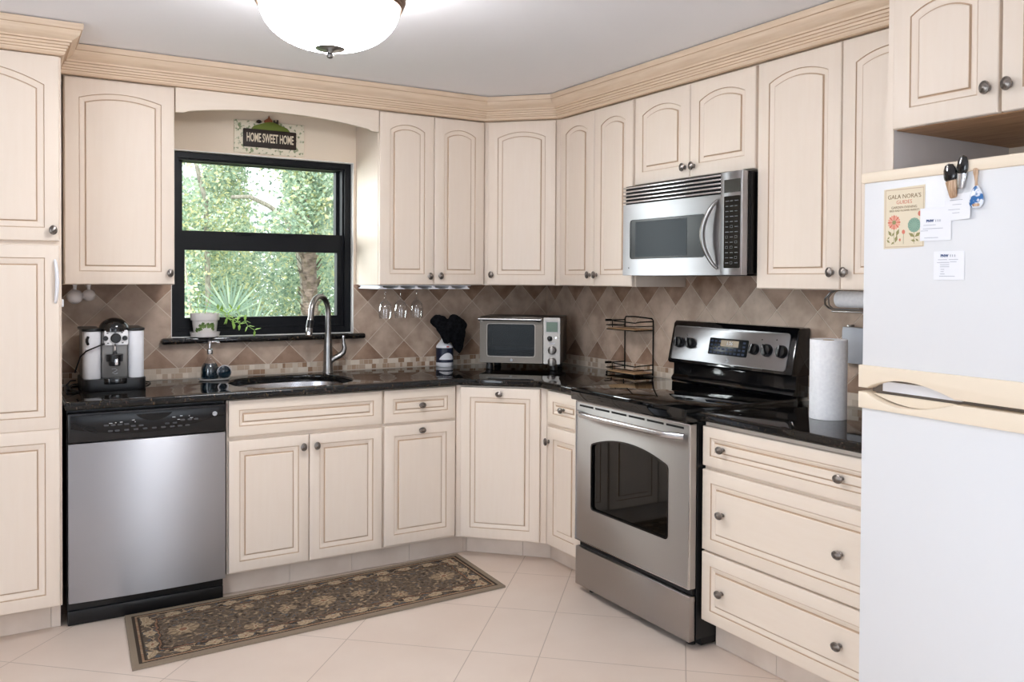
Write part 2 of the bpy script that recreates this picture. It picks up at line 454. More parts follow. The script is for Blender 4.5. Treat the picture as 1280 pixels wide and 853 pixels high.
def knob_mesh():
    mb = MB()
    mb.lathe([(.0, 0), (.0085, 0), (.0085, .002), (.0052, .004), (.0048, .013), (.0075, .016), (.0155, .018), (.0168, .0205), (.016, .0235), (.0128, .0252), (.0118, .0242), (.0095, .0248), (.006, .0275), (0, .0285)], seg=24, axis='y')
    o = mb.build('knob', 'pewter'); me = o.data; bpy.data.objects.remove(o); return me
KNOB = knob_mesh()
def knob(parent, x, z, horiz=False, y=-.02):
    o = link('knob', KNOB, parent, (x, y, z)); o.scale = (1.12, 1, .86) if horiz else (.88, 1, 1.1)
    return o

def carcass(w, d, z0, z1, parent, name='body', mat_='paint', hollow=False, x0=0.0):
    mb = MB(); g = .0008
    if hollow:
        t = .018
        mb.box(x0+g, x0+t, -d, -.003, z0, z1); mb.box(x0+w-t, x0+w-g, -d, -.003, z0, z1)
        mb.box(x0+t, x0+w-t, -d, -.003, z0, z0+t); mb.box(x0+t, x0+w-t, -.012, -.003, z0+t, z1); mb.box(x0+t, x0+w-t, -d, -d+t, z0+t, z1)
    else: mb.box(x0+g, x0+w-g, -d, -.003, z0, z1, bev=.0015)
    return mb.build(name, mat_, parent)

BD = .595   # base face frame depth
BT = .8765
RZ = -PI/2  # rotation of things that stand on the right wall (local x runs toward the camera)

# sink base
GB = 'cream base cabinets'
t = thing('base_cabinet', 'wide cream base cabinet under the sink with two doors and a false drawer front', 'cabinet', (.612, 0, 0), group=GB)
carcass(.724, BD, .11, BT, t, hollow=True)
door('drawer_front', .712, .160, t, (.006, -BD, .713), d0=.044, strip=.02, rail=True)
d1 = door('door', .355, .578, t, (.006, -BD, .118), d0=.046, strip=.026); knob(d1, .326, .526)
d2 = door('door', .353, .578, t, (.365, -BD, .118), d0=.046, strip=.026); knob(d2, .029, .526)
# drawer base left of corner
t = thing('base_cabinet', 'narrow cream base cabinet between sink cabinet and corner, drawer over one door', 'cabinet', (1.337, 0, 0), group=GB)
carcass(.392, BD, .11, BT, t)
d1 = door('drawer', .380, .160, t, (.004, -BD, .712), d0=.044, strip=.02, rail=True); knob(d1, .190, .080, True)
d2 = door('door', .380, .578, t, (.004, -BD, .122), d0=.05, strip=.026); knob(d2, .190, .548, True)
# diagonal corner base
def diag_cab(pa, pb, z0, z1, label, name, dw, z_d0, h_d, rise, kx, kz, d0, horiz):
    ang = math.atan2(pb[1]-pa[1], pb[0]-pa[0]); L = math.hypot(pb[0]-pa[0], pb[1]-pa[1])
    t = thing(name, label, 'cabinet', (pa[0], pa[1], 0), ang)
    inv = Matrix.Rotation(-ang, 4, 'Z')
    g = .0012
    pts = [(pa[0]+g, pa[1]), (pb[0], pb[1]-0+g), (W-.003, pb[1]+g), (W-.003, -.003), (pa[0]+g, -.003)]
    loc = [inv @ Vector((x-pa[0], y-pa[1], 0)) for x, y in pts]
    mb = MB(); mb.prism([(v.x, v.y) for v in loc], z0, z1, plane='xy', bev=.001)
    mb.build('body', 'paint', t)
    d = door('door', dw, h_d, t, ((L-dw)/2, 0, z_d0), rise=rise, d0=d0, strip=.026); knob(d, kx, kz, horiz)
    return t
diag_cab((1.7305, -BD), (W-BD, -.918), .11, BT, 'tall-door cream corner base cabinet set diagonally under the toaster oven', 'corner_cabinet', .404, .118, .752, 0, .202, .722, .05, True)
# small base right of corner
t = thing('base_cabinet', 'very narrow cream base cabinet between corner and stove, small drawer over one door', 'cabinet', (W, -.921, 0), RZ, group=GB)
carcass(.322, BD, .11, BT, t)
d1 = door('drawer', .286, .160, t, (.028, -BD, .710), d0=.05, strip=.02, rail=True); knob(d1, .143, .080, True)
d2 = door('door', .286, .572, t, (.028, -BD, .122), d0=.055, strip=.028); knob(d2, .018, .50)
# three-drawer base
t = thing('drawer_cabinet', 'wide cream three-drawer base cabinet between stove and fridge', 'cabinet', (W, -2.0165, 0), RZ, group=GB)
carcass(.775, BD, .11, BT, t)
for z, h in ((.708, .150), (.390, .304), (.120, .262)):
    d = door('drawer', .770, h, t, (.004, -BD-.0, z), d0=.046 if h > .2 else .04, strip=.024 if h > .2 else .02, rail=True)
    knob(d, .108, h*.5, True); knob(d, .625, h*.5, True)

# uppers
UD = .315; UB = 1.374; UT = 2.262
def upper(x, w, label, doors, z0=UB, right=False, y=0.0, name='wall_cabinet', d=UD):
    t = thing(name, label, 'cabinet', (W, y, z0) if right else (x, 0, z0), RZ if right else 0, 'cream wall cabinets')
    carcass(w, d, 0, UT-z0, t)
    for (dx, dw, kx, kz, rise) in doors:
        q = door('door', dw, UT-z0-.008, t, (dx, -d, .002), rise=rise, d0=.055, strip=.026); knob(q, kx, kz)
    return t
upper(.002, .445, 'cream wall cabinet left of the window above the coffee machine', [(.003, .439, .418, .050, .028)])
upper(1.424, .617, 'cream two-door wall cabinet right of the window, stemware hanging below', [(.004, .305, .276, .045, .030), (.312, .298, .030, .047, .030)])
diag_cab((2.0425, -UD), (W-UD, -.618), UB, UT, 'cream wall cabinet set diagonally in the corner above the toaster oven', 'corner_cabinet', .374, UB+.002, UT-UB-.008, .030, .024, .055, .055, False)
upper(0, .630, 'cream two-door wall cabinet between corner and microwave', [(.012, .303, .278, .055, .030), (.319, .303, .026, .055, .030)], right=True, y=-.6205)
upper(0, .760, 'short cream two-door wall cabinet above the microwave', [(.006, .370, .345, .046, .032), (.380, .372, .028, .046, .032)], z0=1.849, right=True, y=-1.2525)
upper(0, .776, 'tall cream two-door wall cabinet between microwave and fridge', [(.004, .387, .360, .062, .032), (.396, .376, .026, .062, .032)], right=True, y=-2.0145)
# cabinet over fridge, with brown underside
t = thing('fridge_cabinet', 'deep cream two-door cabinet hanging over the fridge', 'cabinet', (W, -2.814, 1.853), RZ)
carcass(.645, .61, .006, UT-1.853, t)
mb = MB(); mb.box(.004, .641, -.605, -.004, 0, .0055); mb.build('underside', 'underwood', t)
for dx, kx in ((.004, .288), (.325, .024)):
    q = door('door', .312, UT-1.853-.004, t, (dx, -.61, .002), rise=.032, d0=.055, strip=.026); knob(q, kx, .068)
# side panel between wall cabinets and fridge
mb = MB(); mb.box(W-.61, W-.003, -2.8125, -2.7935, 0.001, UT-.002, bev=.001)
ep = mb.build('end_panel', mat('shaded_side_grey', (206, 199, 196), .6)); mb = MB(); mb.box(W-.6145, W-.6102, -2.8125, -2.7935, 0.001, UT-.002); mb.build('edge_band', 'paint', ep)  # grey body colour stands in for shade; panel itself is cream
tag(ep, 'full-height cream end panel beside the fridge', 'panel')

# valance over the window
def valance():
    x0, x1 = .4485, 1.4225; zt = UT-.001
    p = [(x0, zt), (x0, 2.150), (x0+.035, 2.150)]
    a, b = x0+.055, x1-.055
    for k in range(25):
        u = k/24; x = a+(b-a)*u; p.append((x, 2.160+.036*(1-(2*u-1)**2)))
    p += [(x1-.035, 2.150), (x1, 2.150), (x1, zt)]
    mb = MB(); mb.prism(p[::-1], -.334, -.314, bev=.002)
    tag(mb.build('valance', 'paint_edge'), 'cream arched valance board spanning over the window', 'valance')
valance()

# pantry
t = thing('pantry_cabinet', 'tall cream pantry cabinet at the left edge, floor to crown moulding', 'cabinet', (-.662, 0, 0))
carcass(.639, .637, .113, UT, t)
q = door('door', .622, .716, t, (.008, -.637, 1.545), rise=.065, d0=.050, strip=.028); knob(q, .600, .042)
d = door('door', .622, .718, t, (.008, -.637, .812), d0=.050, strip=.028)
q = door('door', .622, .694, t, (.008, -.637, .118), d0=.050, strip=.028)
mb = MB(); mb.tube([(.608, -.020, .494), (.609, -.030, .505), (.612, -.036, .54), (.613, -.038, .575), (.612, -.036, .61), (.608, -.030, .648), (.606, -.020, .66)], [.005, .006, .007, .0075, .007, .006, .005], 10)
tag(mb.build('handle', 'white_plastic', d), 'white bow handle')
mb = MB(); mb.box(.6382, .646, -.634, -.60, 1.288, 1.318, bev=.004); mb.build('latch', 'white_plastic', t)

# crown moulding
def crown():
    prof = [(-.02, 2.2635, 0), (.004, 2.2635, 1), (.006, 2.2665, 0), (.012, 2.272, 0), (.012, 2.279, 1), (.0155, 2.2815, 0), (.016, 2.289, 1), (.020, 2.291, 0), (.021, 2.300, 1), (.0255, 2.302, 0), (.027, 2.311, 1),
            (.033, 2.313, 0), (.034, 2.320, 0), (.043, 2.326, 0), (.054, 2.334, 0), (.061, 2.345, 0), (.0635, 2.356, 1), (.068, 2.358, 0), (.0715, 2.366, 0), (.0715, 2.381, 0), (-.02, 2.381, 0)]
    path = [Vector(p) for p in [(-.75, -.657), (-.0225, -.657), (-.0225, -.335), (2.0415, -.335), (W-.335, -.619), (W-.335, -2.812), (W-.632, -2.812), (W-.632, -3.50)]]
    n = len(path); offs = []
    for i in range(n):
        ds = []
        if i > 0: ds.append((path[i]-path[i-1]).normalized())
        if i < n-1: ds.append((path[i+1]-path[i]).normalized())
        ns = [Vector((d.y, -d.x)) for d in ds]
        if len(ns) == 1: offs.append(ns[0])
        else:
            m = (ns[0]+ns[1]).normalized(); offs.append(m/max(.3, m.dot(ns[0])))
    mb = MB()
    for i in range(n-1):
        loops = []
        for p, z, g in prof:
            a = path[i]+offs[i]*p; b = path[i+1]+offs[i+1]*p
            loops.append(((a.x, a.y, z), (b.x, b.y, z)))
        for k in range(len(prof)-1):
            mb.poly([loops[k][0], loops[k][1], loops[k+1][1], loops[k+1][0]], prof[k][2])
    o = mb.build('trim_1', ['crown', 'crown_dark'], smooth=True, angle=30)
    struct(o)
crown()

# ------------------------------------------------------------------ worktop
def curve_slab(name, splines, z, material, ext=.008, bev=.009, parent=None):
    cu = bpy.data.curves.new(name, 'CURVE'); cu.dimensions = '2D'; cu.fill_mode = 'BOTH'
    cu.extrude = ext; cu.bevel_depth = bev; cu.bevel_resolution = 4
    for pts in splines:
        sp = cu.splines.new('POLY'); sp.points.add(len(pts)-1); sp.use_cyclic_u = True
        for k, p in enumerate(pts): sp.points[k].co = (p[0], p[1], 0, 1)
    t = bpy.data.objects.new('tmp', cu); C.objects.link(t)
    me = bpy.data.meshes.new_from_object(t); bpy.data.objects.remove(t); bpy.data.curves.remove(cu)
    me.materials.clear(); me.materials.append(M[material]); me.name = name
    bm = bmesh.new(); bm.from_mesh(me); bmesh.ops.remove_doubles(bm, verts=bm.verts, dist=1e-5); bm.to_mesh(me); bm.free()
    me.polygons.foreach_set('use_smooth', [True]*len(me.polygons)); me.set_sharp_from_angle(angle=math.radians(50))
    return link(name, me, parent, (0, 0, z))
b = .009
SX, SY, SA, SB = .975, -.335, .284, .232
def oval(a, bb, n=64, e=2.6):
    p = []
    for k in range(n):
        th = 2*PI*k/n; c, s = math.cos(th), math.sin(th)
        p.append((SX+a*math.copysign(abs(c)**(2/e), c), SY+bb*math.copysign(abs(s)**(2/e), s)))
    return p
CT = .639
slab = curve_slab('countertop', [[(-.015+b, -.009-b), (-.015+b, -CT+b), (1.728, -CT+b), (W-CT+b, -.912), (W-CT+b, -1.252+b), (W-.009-b, -1.252+b), (W-.009-b, -.009-b)], oval(SA+b, SB+b)[::-1]], ZC-.017, 'granite')
tag(slab, 'black speckled granite worktop running from pantry past the sink to the stove', 'countertop')
slab = curve_slab('countertop', [[(W-CT+b, -2.015-b), (W-CT+b, -2.792+b), (W-.009-b, -2.792+b), (W-.009-b, -2.015-b)]], ZC-.017, 'granite')
tag(slab, 'short black granite worktop between stove and fridge', 'countertop')
# undermount sink
def sink():
    t = thing('sink', 'oval stainless steel undermount sink below the window', 'sink', (SX, SY, .7160))
    mb = MB(); loops = []
    for a, bb, z in ((SA+.016, SB+.006, .1605), (SA+.003, SB+.003, .1605), (SA-.004, SB-.004, .12), (SA-.012, SB-.012, .03), (SA-.04, SB-.04, .008), (SA-.12, SB-.10, .002), (.03, .03, 0)):
        loops.append([(x-SX, y-SY, z) for x, y in oval(a, bb)])
    mb.loft(loops, 0, False, True); mb.build('bowl', 'steel_plain', t, recalc=False)
    mb = MB(); mb.lathe([(.0, .003), (.028, .003), (.040, .006), (.043, .003), (.043, .0015)], (0, 0, .0), cap=False); mb.build('drain', 'chrome', t)
sink()

# ------------------------------------------------------------------ window
def window():
    w = bpy.data.objects.new('window_1', None); C.objects.link(w); struct(w)
    x0, x1, z0, z1 = .4835, 1.4075, 1.1145, 2.0255
    ya, yb = .058, .17
    P = lambda a, b_, c, d: [(a, c), (b_, c), (b_, d), (a, d)]
    mb = MB(); mb.plate(P(x0, x1, z0, z1), P(x0+.034, x1-.034, z0+.03, z1-.03), yb, ya-.028)
    mb.plate(P(x0+.020, x1-.020, z0+.02, z1-.016), P(x0+.044, x1-.044, z0+.045, z1-.038), yb-.01, ya-.012)
    mb.build('window_frame', 'frame_black', w, smooth=False)
    # lower sash (inner), upper sash (outer)
    mb = MB(); mb.plate(P(x0+.036, x1-.036, 1.1485, 1.640), P(.555, 1.338, 1.206, 1.5445), .095, .052)
    mb.box(.80, .88, .046, .053, 1.624, 1.636, bev=.002); mb.box(1.02, 1.10, .046, .053, 1.624, 1.636, bev=.002)
    mb.build('lower_sash', 'frame_black', w, smooth=False)
    mb = MB(); mb.plate(P(x0+.036, x1-.036, 1.600, z1-.034), P(.552, 1.347, 1.634, 1.985), .14, .098)
    mb.build('upper_sash', 'frame_black', w, smooth=False)
    for z, a, b_, y in (((1.206), 1.5445, 0, .072), (1.634, 1.985, 0, .118)):
        mb = MB(); mb.box(.548, 1.350, y, y+.003, z-.008, a+.008); mb.build('pane', 'glass', w, smooth=False)
    # granite sill
    mb = MB(); mb.box(.431, 1.464, -.058, -.0085, 1.083, 1.113, bev=.012); mb.box(.486, 1.405, -.02, .02, 1.0995, 1.1125)
    tag(mb.build('window_sill', 'granite', w), 'black granite sill')
    mb = MB(); mb.box(.486, 1.402, .002, .03, 1.1125, 1.1155); mb.build('sill_trim', 'white_paint', w, smooth=False)
window()

# ------------------------------------------------------------------ dishwasher
def dishwasher():
    t = thing('dishwasher', 'stainless steel dishwasher with black control panel beside the pantry', 'dishwasher', (-.006, 0, 0))
    w = .612
    mb = MB(); mb.box(.001, w-.001, -.585, -.02, .10, .872); mb.build('body', 'black', t, smooth=False)
    # slightly bowed steel door
    mb = MB(); n = 16; fr, bk = [], []
    for k in range(n+1):
        u = k/n; x = .004+(w-.008)*u; fr.append((x, -.622-.012*(1-(2*u-1)**2)))
    pts = fr+[(w-.004, -.588), (.004, -.588)]
    mb.prism(pts, .105, .742, plane='xy', bev=.0025); mb.build('door', 'steel', t)
    # control panel
    mb = MB(); mb.box(.002, w-.002, -.632, -.588, .746, .864, bev=.006)
    cp = mb.build('control_panel', 'black', t)
    mb = MB()
    top, bot = [], []
    for k in range(25):
        u = k/24; x = .012+(w-.024)*u
        bot.append((x, .805-.034*math.sin(PI*min(1, u*1.05))**.8+.03*max(0, u-.6)))
        top.append((x, .855))
    mb.prism(bot+top[::-1], -.6375, -.628, bev=.002); mb.build('fascia', 'satin_fascia', cp)
    mb = MB(); pk = [(.235, .846)]
    for k in range(17):
        u = k/16; pk.append((.25+.14*u, .846-.030*math.sin(PI*u)**.75))
    pk.append((.405, .846)); mb.prism(pk[::-1], -.6385, -.634, bev=.0005); mb.build('handle_pocket', 'black_matte', cp)
    mb = MB(); rnd = random.Random(5)
    for row, (z, xs) in enumerate(((.800, [.14, .165, .19, .215, .24, .27, .37, .40, .43, .46, .485]), (.786, [.155, .18, .215, .25, .285, .32, .355, .39, .42, .45]))):
        for x in xs:
            zz = z+(.010 if abs(x-.32) > .09 and row == 0 else 0)
            mb.prism(rrect(x-.009, x+.009, zz-.0035, zz+.0035, .003, 3), -.6398, -.637)
    mb.build('buttons', mat('dark_button', (66, 66, 68), .4), cp)
    for x, z, ww in ((.150, .816, .012), (.172, .817, .005), (.19, .818, .010), (.235, .823, .010), (.245, .815, .004), (.39, .823, .012), (.42, .826, .010), (.455, .824, .004), (.46, .815, .012), (.41, .812, .010)):
        mb = MB(); mb.box(x, x+ww, -.6382, -.6370, z, z+.002); mb.build('printed_mark', 'white_mark', cp, smooth=False)
    mb = MB()
    for k in range(3):
        mb.tube([(.025+.015*k, -.638, .826-.012*k), (.06+.01*k, -.6385, .812-.012*k), (.105, -.638, .800-.011*k)], .0018, 6)
    mb.build('vent_ribs', 'black_matte', cp)
    badge(cp, (.561, -.638, .826), .0095)
    mb = MB(); mb.box(.003, w-.003, -.578, -.55, .0015, .060, bev=.004); mb.box(.003, w-.003, -.568, -.545, .060, .104); mb.build('toe_panel', 'black', t)
def badge(parent, loc, r, rz=0.0):
    mb = MB(); mb.lathe([(0, 0), (r, 0), (r, .0012), (r*.9, .002), (0, .002)], seg=28, axis='y', mi=0)
    # swirl monogram inside a ring
    mb.tube([(r*.74*math.cos(a), -.0022, r*.74*math.sin(a)) for a in [2*PI*k/24 for k in range(24)]], r*.05, 6, 1, closed=True)
    mb.tube([(-r*.35+r*.3*math.cos(a), -.0022, r*.05+r*.3*math.sin(a)) for a in [PI*.3+PI*1.5*k/12 for k in range(13)]], r*.07, 6, 1)
    mb.tube([(r*.25+r*.28*math.cos(a), -.0022, r*.28*math.sin(a)) for a in [PI*.2+PI*1.6*k/12 for k in range(13)]], r*.07, 6, 1)
    return mb.build('badge', ['white_mark', 'black'], parent, loc)
dishwasher()

# ------------------------------------------------------------------ stove (local: x along the wall toward camera, y<0 toward room)
def stove():
    t = thing('stove', 'freestanding stainless steel electric stove with black glass cooktop', 'stove', (W, -1.2565, 0), RZ)
    w = .755
    mb = MB(); mb.box(.002, w-.002, -.628, -.03, .04, .868); mb.build('body', 'black', t, smooth=False)
    # oven door
    x0, x1, z0, z1 = .006, w-.004, .236, .862
    wx0, wx1, wz0 = .118, .628, .392
    arch = []
    for k in range(21):
        u = k/20; x = wx1-.018+(wx0+.018-wx1+.018)*u
        arch.append((x, .690+.040*(1-(2*u-1)**2)))
    inner = []
    for cx, cz, a0 in ((wx1-.018, wz0+.018, -PI/2),):
        for k in range(6): a = a0+PI/2*k/5; inner.append((cx+.018*math.cos(a), cz+.018*math.sin(a)))
    inner += [(wx1, .672), (wx1-.005, .684)]+arch+[(wx0+.005, .684), (wx0, .672)]
    for k in range(6): a = PI+PI/2*k/5; inner.append((wx0+.018+.018*math.cos(a), wz0+.018+.018*math.sin(a)))
    mb = MB(); mb.plate([(x0, z0), (x1, z0), (x1, z1), (x0, z1)], inner, -.632, -.662)
    d = mb.build('oven_door', 'steel_warm', t, angle=25)
    mb = MB(); mb.plate(rrect(x0-.0005, x1+.0005, z0-.0005, z1+.0005, .002, 2), rrect(x0+.0042, x1-.0042, z0+.0042, z1-.0042, .004, 2), -.660, -.6655); mb.build('door_edge', 'steel_plain', d)
    mb = MB(); mb.plate(inner, [(.373+(x-.373)*.975, .54+(z-.54)*.965) for x, z in inner], -.655, -.6632); mb.build('window_trim', 'black_gloss', d)
    mb = MB(); mb.prism([(.373+(x-.373)*.985, .54+(z-.54)*.98) for x, z in inner], -.650, -.653); mb.build('window_glass', 'oven_glass', d, smooth=False)
    mb = MB(); mb.box(.10, .65, -.642, -.634, .38, .74); mb.build('liner', 'black_matte', d, smooth=False)
    mb = MB()
    for k in range(6):
        a = .034+k*.116; mb.box(a, a+.100, -.6635, -.655, .840, .848)
    mb.build('vent_slots', 'black_matte', d, smooth=False)
    mb = MB(); pts = []; rad = []
    for k in range(25):
        u = k/24; e = min(1, min(u, 1-u)*9); e = e*e*(3-2*e)
        pts.append((.030+.690*u, -.668-.034*e-.012*(1-(2*u-1)**2), .812+.002*math.sin(PI*u))); rad.append(.0105)
    mb.tube(pts, rad, 14, flat=lambda p, q: (q.x, p.y+(q.y-p.y)*.8, p.z+(q.z-p.z)*1.2))
    mb.build('door_handle', 'steel_plain', d)
    # drawer
    mb = MB(); mb.box(x0, x1, -.662, -.632, .034, .206, bev=.003)
    mb.build('storage_drawer', 'steel_warm', t)
    mb = MB(); mb.box(.012, w-.012, -.640, -.628, .207, .235); mb.build('gap_strip', 'black', t, smooth=False)
    # cooktop
    mb = MB(); mb.box(.001, w-.001, -.690, -.075, .869, .9225, bev=.006); mb.build('cooktop', 'glass_black', t)
    # backguard: lower riser and tilted control head
    prof = [(-.012, .9228), (-.098, .9228), (-.104, .935), (-.098, .945), (-.088, .956), (-.086, 1.0), (-.090, 1.022), (-.012, 1.022)]
    mb = MB(); mb.prism(prof, .006, w-.006, plane='yz', bev=.002); bg = mb.build('backguard', 'black_gloss', t)
    head = [(-.010, 1.012), (-.118, 1.012), (-.124, 1.020), (-.084, 1.202), (-.074, 1.212), (-.010, 1.212)]
    mb = MB(); mb.prism(head, .0, w+.004, plane='yz', bev=.010); hd = mb.build('control_head', 'black_gloss', t)
    # panel on the tilted face: own frame, x along the stove, z up the slope
    tilt = math.atan2(.040, .182)
    face = bpy.data.objects.new('control_panel', None)
    P0 = Vector((0, -.1245, 1.020))
    mb = MB(); mb.prism(rrect(.020, w-.030, .012, .172, .016, 5), -.004, .002, bev=.001)
    face = mb.build('control_panel', 'steel', t, tuple(P0), (-tilt, 0, 0))
    mb = MB(); mb.prism(rrect(.270, .505, .052, .128, .005, 3), -.0058, -.003, bev=.0008); mb.build('touch_panel', 'dark_window', face)
    mb = MB(); mb.box(.342, .450, -.0064, -.0055, .092, .120); mb.build('display', mat('amber_display', (104, 78, 30), .3, emit=(150, 112, 40), es=.08), face, smooth=False)
    text_obj('1:26', .022, 'clock_digits', 'white_mark', face, (.396, -.0066, .106), (PI/2, 0, 0), .0002)
    mb = MB()
    for r in range(4):
        for k in range(9):
            x = .279+k*.0245; z = .058+r*.017
            if r >= 2 and .335 < x < .455: continue
            mb.box(x, x+.016, -.0062, -.0056, z, z+.009)
    mb.build('touch_keys', mat('key_blue', (46, 56, 76), .6, spec=.2), face, smooth=False)
    for x, r in ((.072, .0255), (.150, .0255), (.546, .0245), (.617, .0275), (.697, .0275)):
        mb = MB(); mb.lathe([(r, 0), (r, .012), (r*.86, .019), (r*.3, .022), (0, .022)], (0, 0, 0), 26, axis='y')
        mb.box(-.005, .005, -.030, -.012, -r*.9, r*.9, bev=.002)
        kb = mb.build('control_knob', 'black', face, (x, -.004, .092), (0, random.uniform(-.6, .6), 0))
        mb = MB(); mb.box(-.0012, .0012, -.0305, -.029, r*.3, r*.85); mb.build('pointer', 'white_mark', kb, smooth=False)
    for x, z in ((.115, .125), (.575, .134), (.655, .138), (.110, .130)):
        mb = MB(); mb.box(x, x+.006, -.0046, -.0038, z, z+.005); mb.build('printed_mark', 'black', face, smooth=False)
    badge(face, (.395, -.004, .030), .0095)
    for x in (.06, w-.06):
        mb = MB(); mb.lathe([(.018, 0), (.018, .012), (.012, .014), (.012, .042)], (x, -.60, .001)); mb.build('foot', 'black', t)
        mb = MB(); mb.lathe([(.018, 0), (.018, .012), (.012, .014), (.012, .042)], (x, -.10, .001)); mb.build('foot', 'black', t)
    mb = MB(); mb.box(.006, w-.004, -.60, -.05, .012, .042); mb.build('plinth', 'black_matte', t, smooth=False)
stove()

# ------------------------------------------------------------------ microwave
def microwave():
    t = thing('microwave', 'stainless steel over-the-range microwave above the stove', 'microwave', (W, -1.2555, 1.426), RZ)
    H = .414; w = .752
    mb = MB(); mb.box(0, w, -.37, -.012, .006, H-.001, bev=.004)
    for y in (-.36, -.33, -.29): mb.box(w-.002, w+.004, y, y+.02, .01, H-.006, bev=.004)
    mb.box(.02, w-.02, -.36, -.05, 0, .007); mb.build('body', 'microwave_black', t)
    mb = MB(); mb.box(0, .630, -.382, -.37, .328, H); mb.build('vent_recess', 'black_matte', t, smooth=False)
    mb = MB()
    for k in range(5):
        z = .334+k*.0165; mb.box(.001, .629, -.400, -.381, z, z+.0085, bev=.002)
    mb.build('vent_slats', 'steel_plain', t)
    mb = MB(); mb.plate([(0, .002), (.630, .002), (.630, .328), (0, .328)], rrect(.050, .540, .076, .256, .014, 4), -.371, -.398)
    d = mb.build('door', 'steel', t, angle=25)
    mb = MB(); mb.prism(rrect(.047, .543, .073, .259, .014, 4), -.385, -.3955); mb.build('door_window', 'dark_window', d, smooth=False)
    mb = MB(); mb.prism(rrect(.088, .430, .086, .246, .003, 2), -.3950, -.3962); mb.build('inner_screen', mat('screen_mesh', (38, 46, 52), .35, spec=.15), d, smooth=False)
    mb = MB(); mb.cyl((.044, -.397, .036), (.044, -.3995, .036), .003, 10); mb.build('release_button', 'black', d)
    pts = []
    for k in range(25):
        u = k/24; a = PI*u; pts.append((.612-.052*math.sin(a)**.9, -.398-.034*math.sin(a)**.6, .030+.275*u))
    mb = MB(); mb.tube(pts, [.007+.004*math.sin(PI*k/24) for k in range(25)], 12); mb.build('door_handle', 'brushed_nickel', d)
    mb = MB(); mb.box(.6325, w, -.404, -.371, .002, H, bev=.004); cp = mb.build('control_panel', 'steel', t)
    mb = MB(); mb.box(.655, .742, -.4055, -.403, .330, .382); mb.build('display', mat('dim_display', (36, 34, 28), .25), cp, smooth=False)
    mb = MB(); mb.prism(rrect(.655, .742, .030, .316, .004, 2), -.4055, -.403); mb.build('keypad', 'black_gloss', cp, smooth=False)
    mb = MB(); rnd = random.Random(2)
    for r in range(13):
        z = .046+r*.0205
        for c in range(3):
            x = .664+c*.025; ww = .012+rnd.random()*.006
            if r < 10 and rnd.random() < .3: mb.plate([(x, z), (x+.013, z), (x+.013, z+.010), (x, z+.010)], [(x+.001, z+.001), (x+.012, z+.001), (x+.012, z+.009), (x+.001, z+.009)], -.4052, -.4060)
            else: mb.box(x, x+ww, -.406, -.4052, z+.003, z+.0058)
    mb.build('key_markings', 'grey_mark', cp, smooth=False)
microwave()

# ------------------------------------------------------------------ fridge (local: x along its front toward camera, y<0 outward)
def fridge():
    th = math.radians(3.5)
    t = thing('fridge', 'white top-freezer fridge with almond trim at the right edge', 'fridge', (1.881, -2.832, 0), -PI/2-th)
    w = .66
    mb = MB(); mb.box(.012, w-.012, .055, .70, .02, 1.695, bev=.006); mb.build('body', 'fridge_white', t)
    def bandpoly(z_edge, z_out, sgn):
        # handle recess: shallow curve cut out of the band edge
        p = [(0.0, z_out)]; p.append((w, z_out)); p.append((w, z_edge))
        for k in range(25):
            u = 1-k/24; x = .030+(.300-.030)*u
            dz = .030*math.sin(PI*u**.85)**.9 if 0 < u < 1 else 0
            p.append((x, z_edge+sgn*dz))
        p += [(0.0, z_edge)]
        return p
    # freezer door
    mb = MB(); mb.box(0.004, w-.004, .001, .052, 1.150, 1.690, bev=.008)
    fd = mb.build('freezer_door', 'fridge_white', t)
    mb = MB(); mb.box(0, w, -.006, .053, 1.684, 1.714, bev=.005); mb.build('top_trim', 'almond', fd)
    mb = MB(); mb.prism(bandpoly(1.104, 1.168, 1), .053, -.008, bev=.004); mb.build('handle_trim', 'almond', fd)
    # fresh-food door
    mb = MB(); mb.box(0.004, w-.004, .001, .052, .06, 1.060, bev=.008)
    fr = mb.build('fridge_door', 'fridge_white', t)
    mb = MB(); mb.prism(bandpoly(1.092, 1.046, -1)[::-1], .053, -.008, bev=.004); mb.build('handle_trim', 'almond', fr)
    mb = MB(); mb.prism([(.03+.27*k/16, 1.090-.026*math.sin(PI*k/16)) for k in range(17)], .016, .024); mb.build('handle_scoop', 'almond', fr)
    mb = MB(); mb.box(.02, w-.02, .030, .054, 1.058, 1.152); mb.build('door_gap', mat('gasket_grey', (120, 108, 98), .7), t, smooth=False)
    mb = MB(); mb.box(.06, .30, .022, .030, 1.098, 1.125); mb.build('handle_back', 'white_plastic', t, smooth=False)
    mb = MB(); mb.box(.02, w-.02, .02, .05, .004, .055); mb.build('toe_grille', 'grey_plastic', t, smooth=False)
    for x in (.05, w-.05):
        for y in (.10, .62):
            mb = MB(); mb.lathe([(.02, .001), (.02, .02)], (x, y, 0)); mb.build('foot', 'black', t)
    return t
FR = fridge()
FM = Matrix.Translation((1.881, -2.832, 0)) @ Matrix.Rotation(-PI/2-math.radians(3.5), 4, 'Z')
FROT = -PI/2-math.radians(3.5)
def on_fridge(s, z, out=0.0): return tuple(FM @ Vector((s, .0005-out, z)))
def sheet(mb, pts, y, mi=0, th=.0004):
    mb.prism(pts, y, y-th, mi)

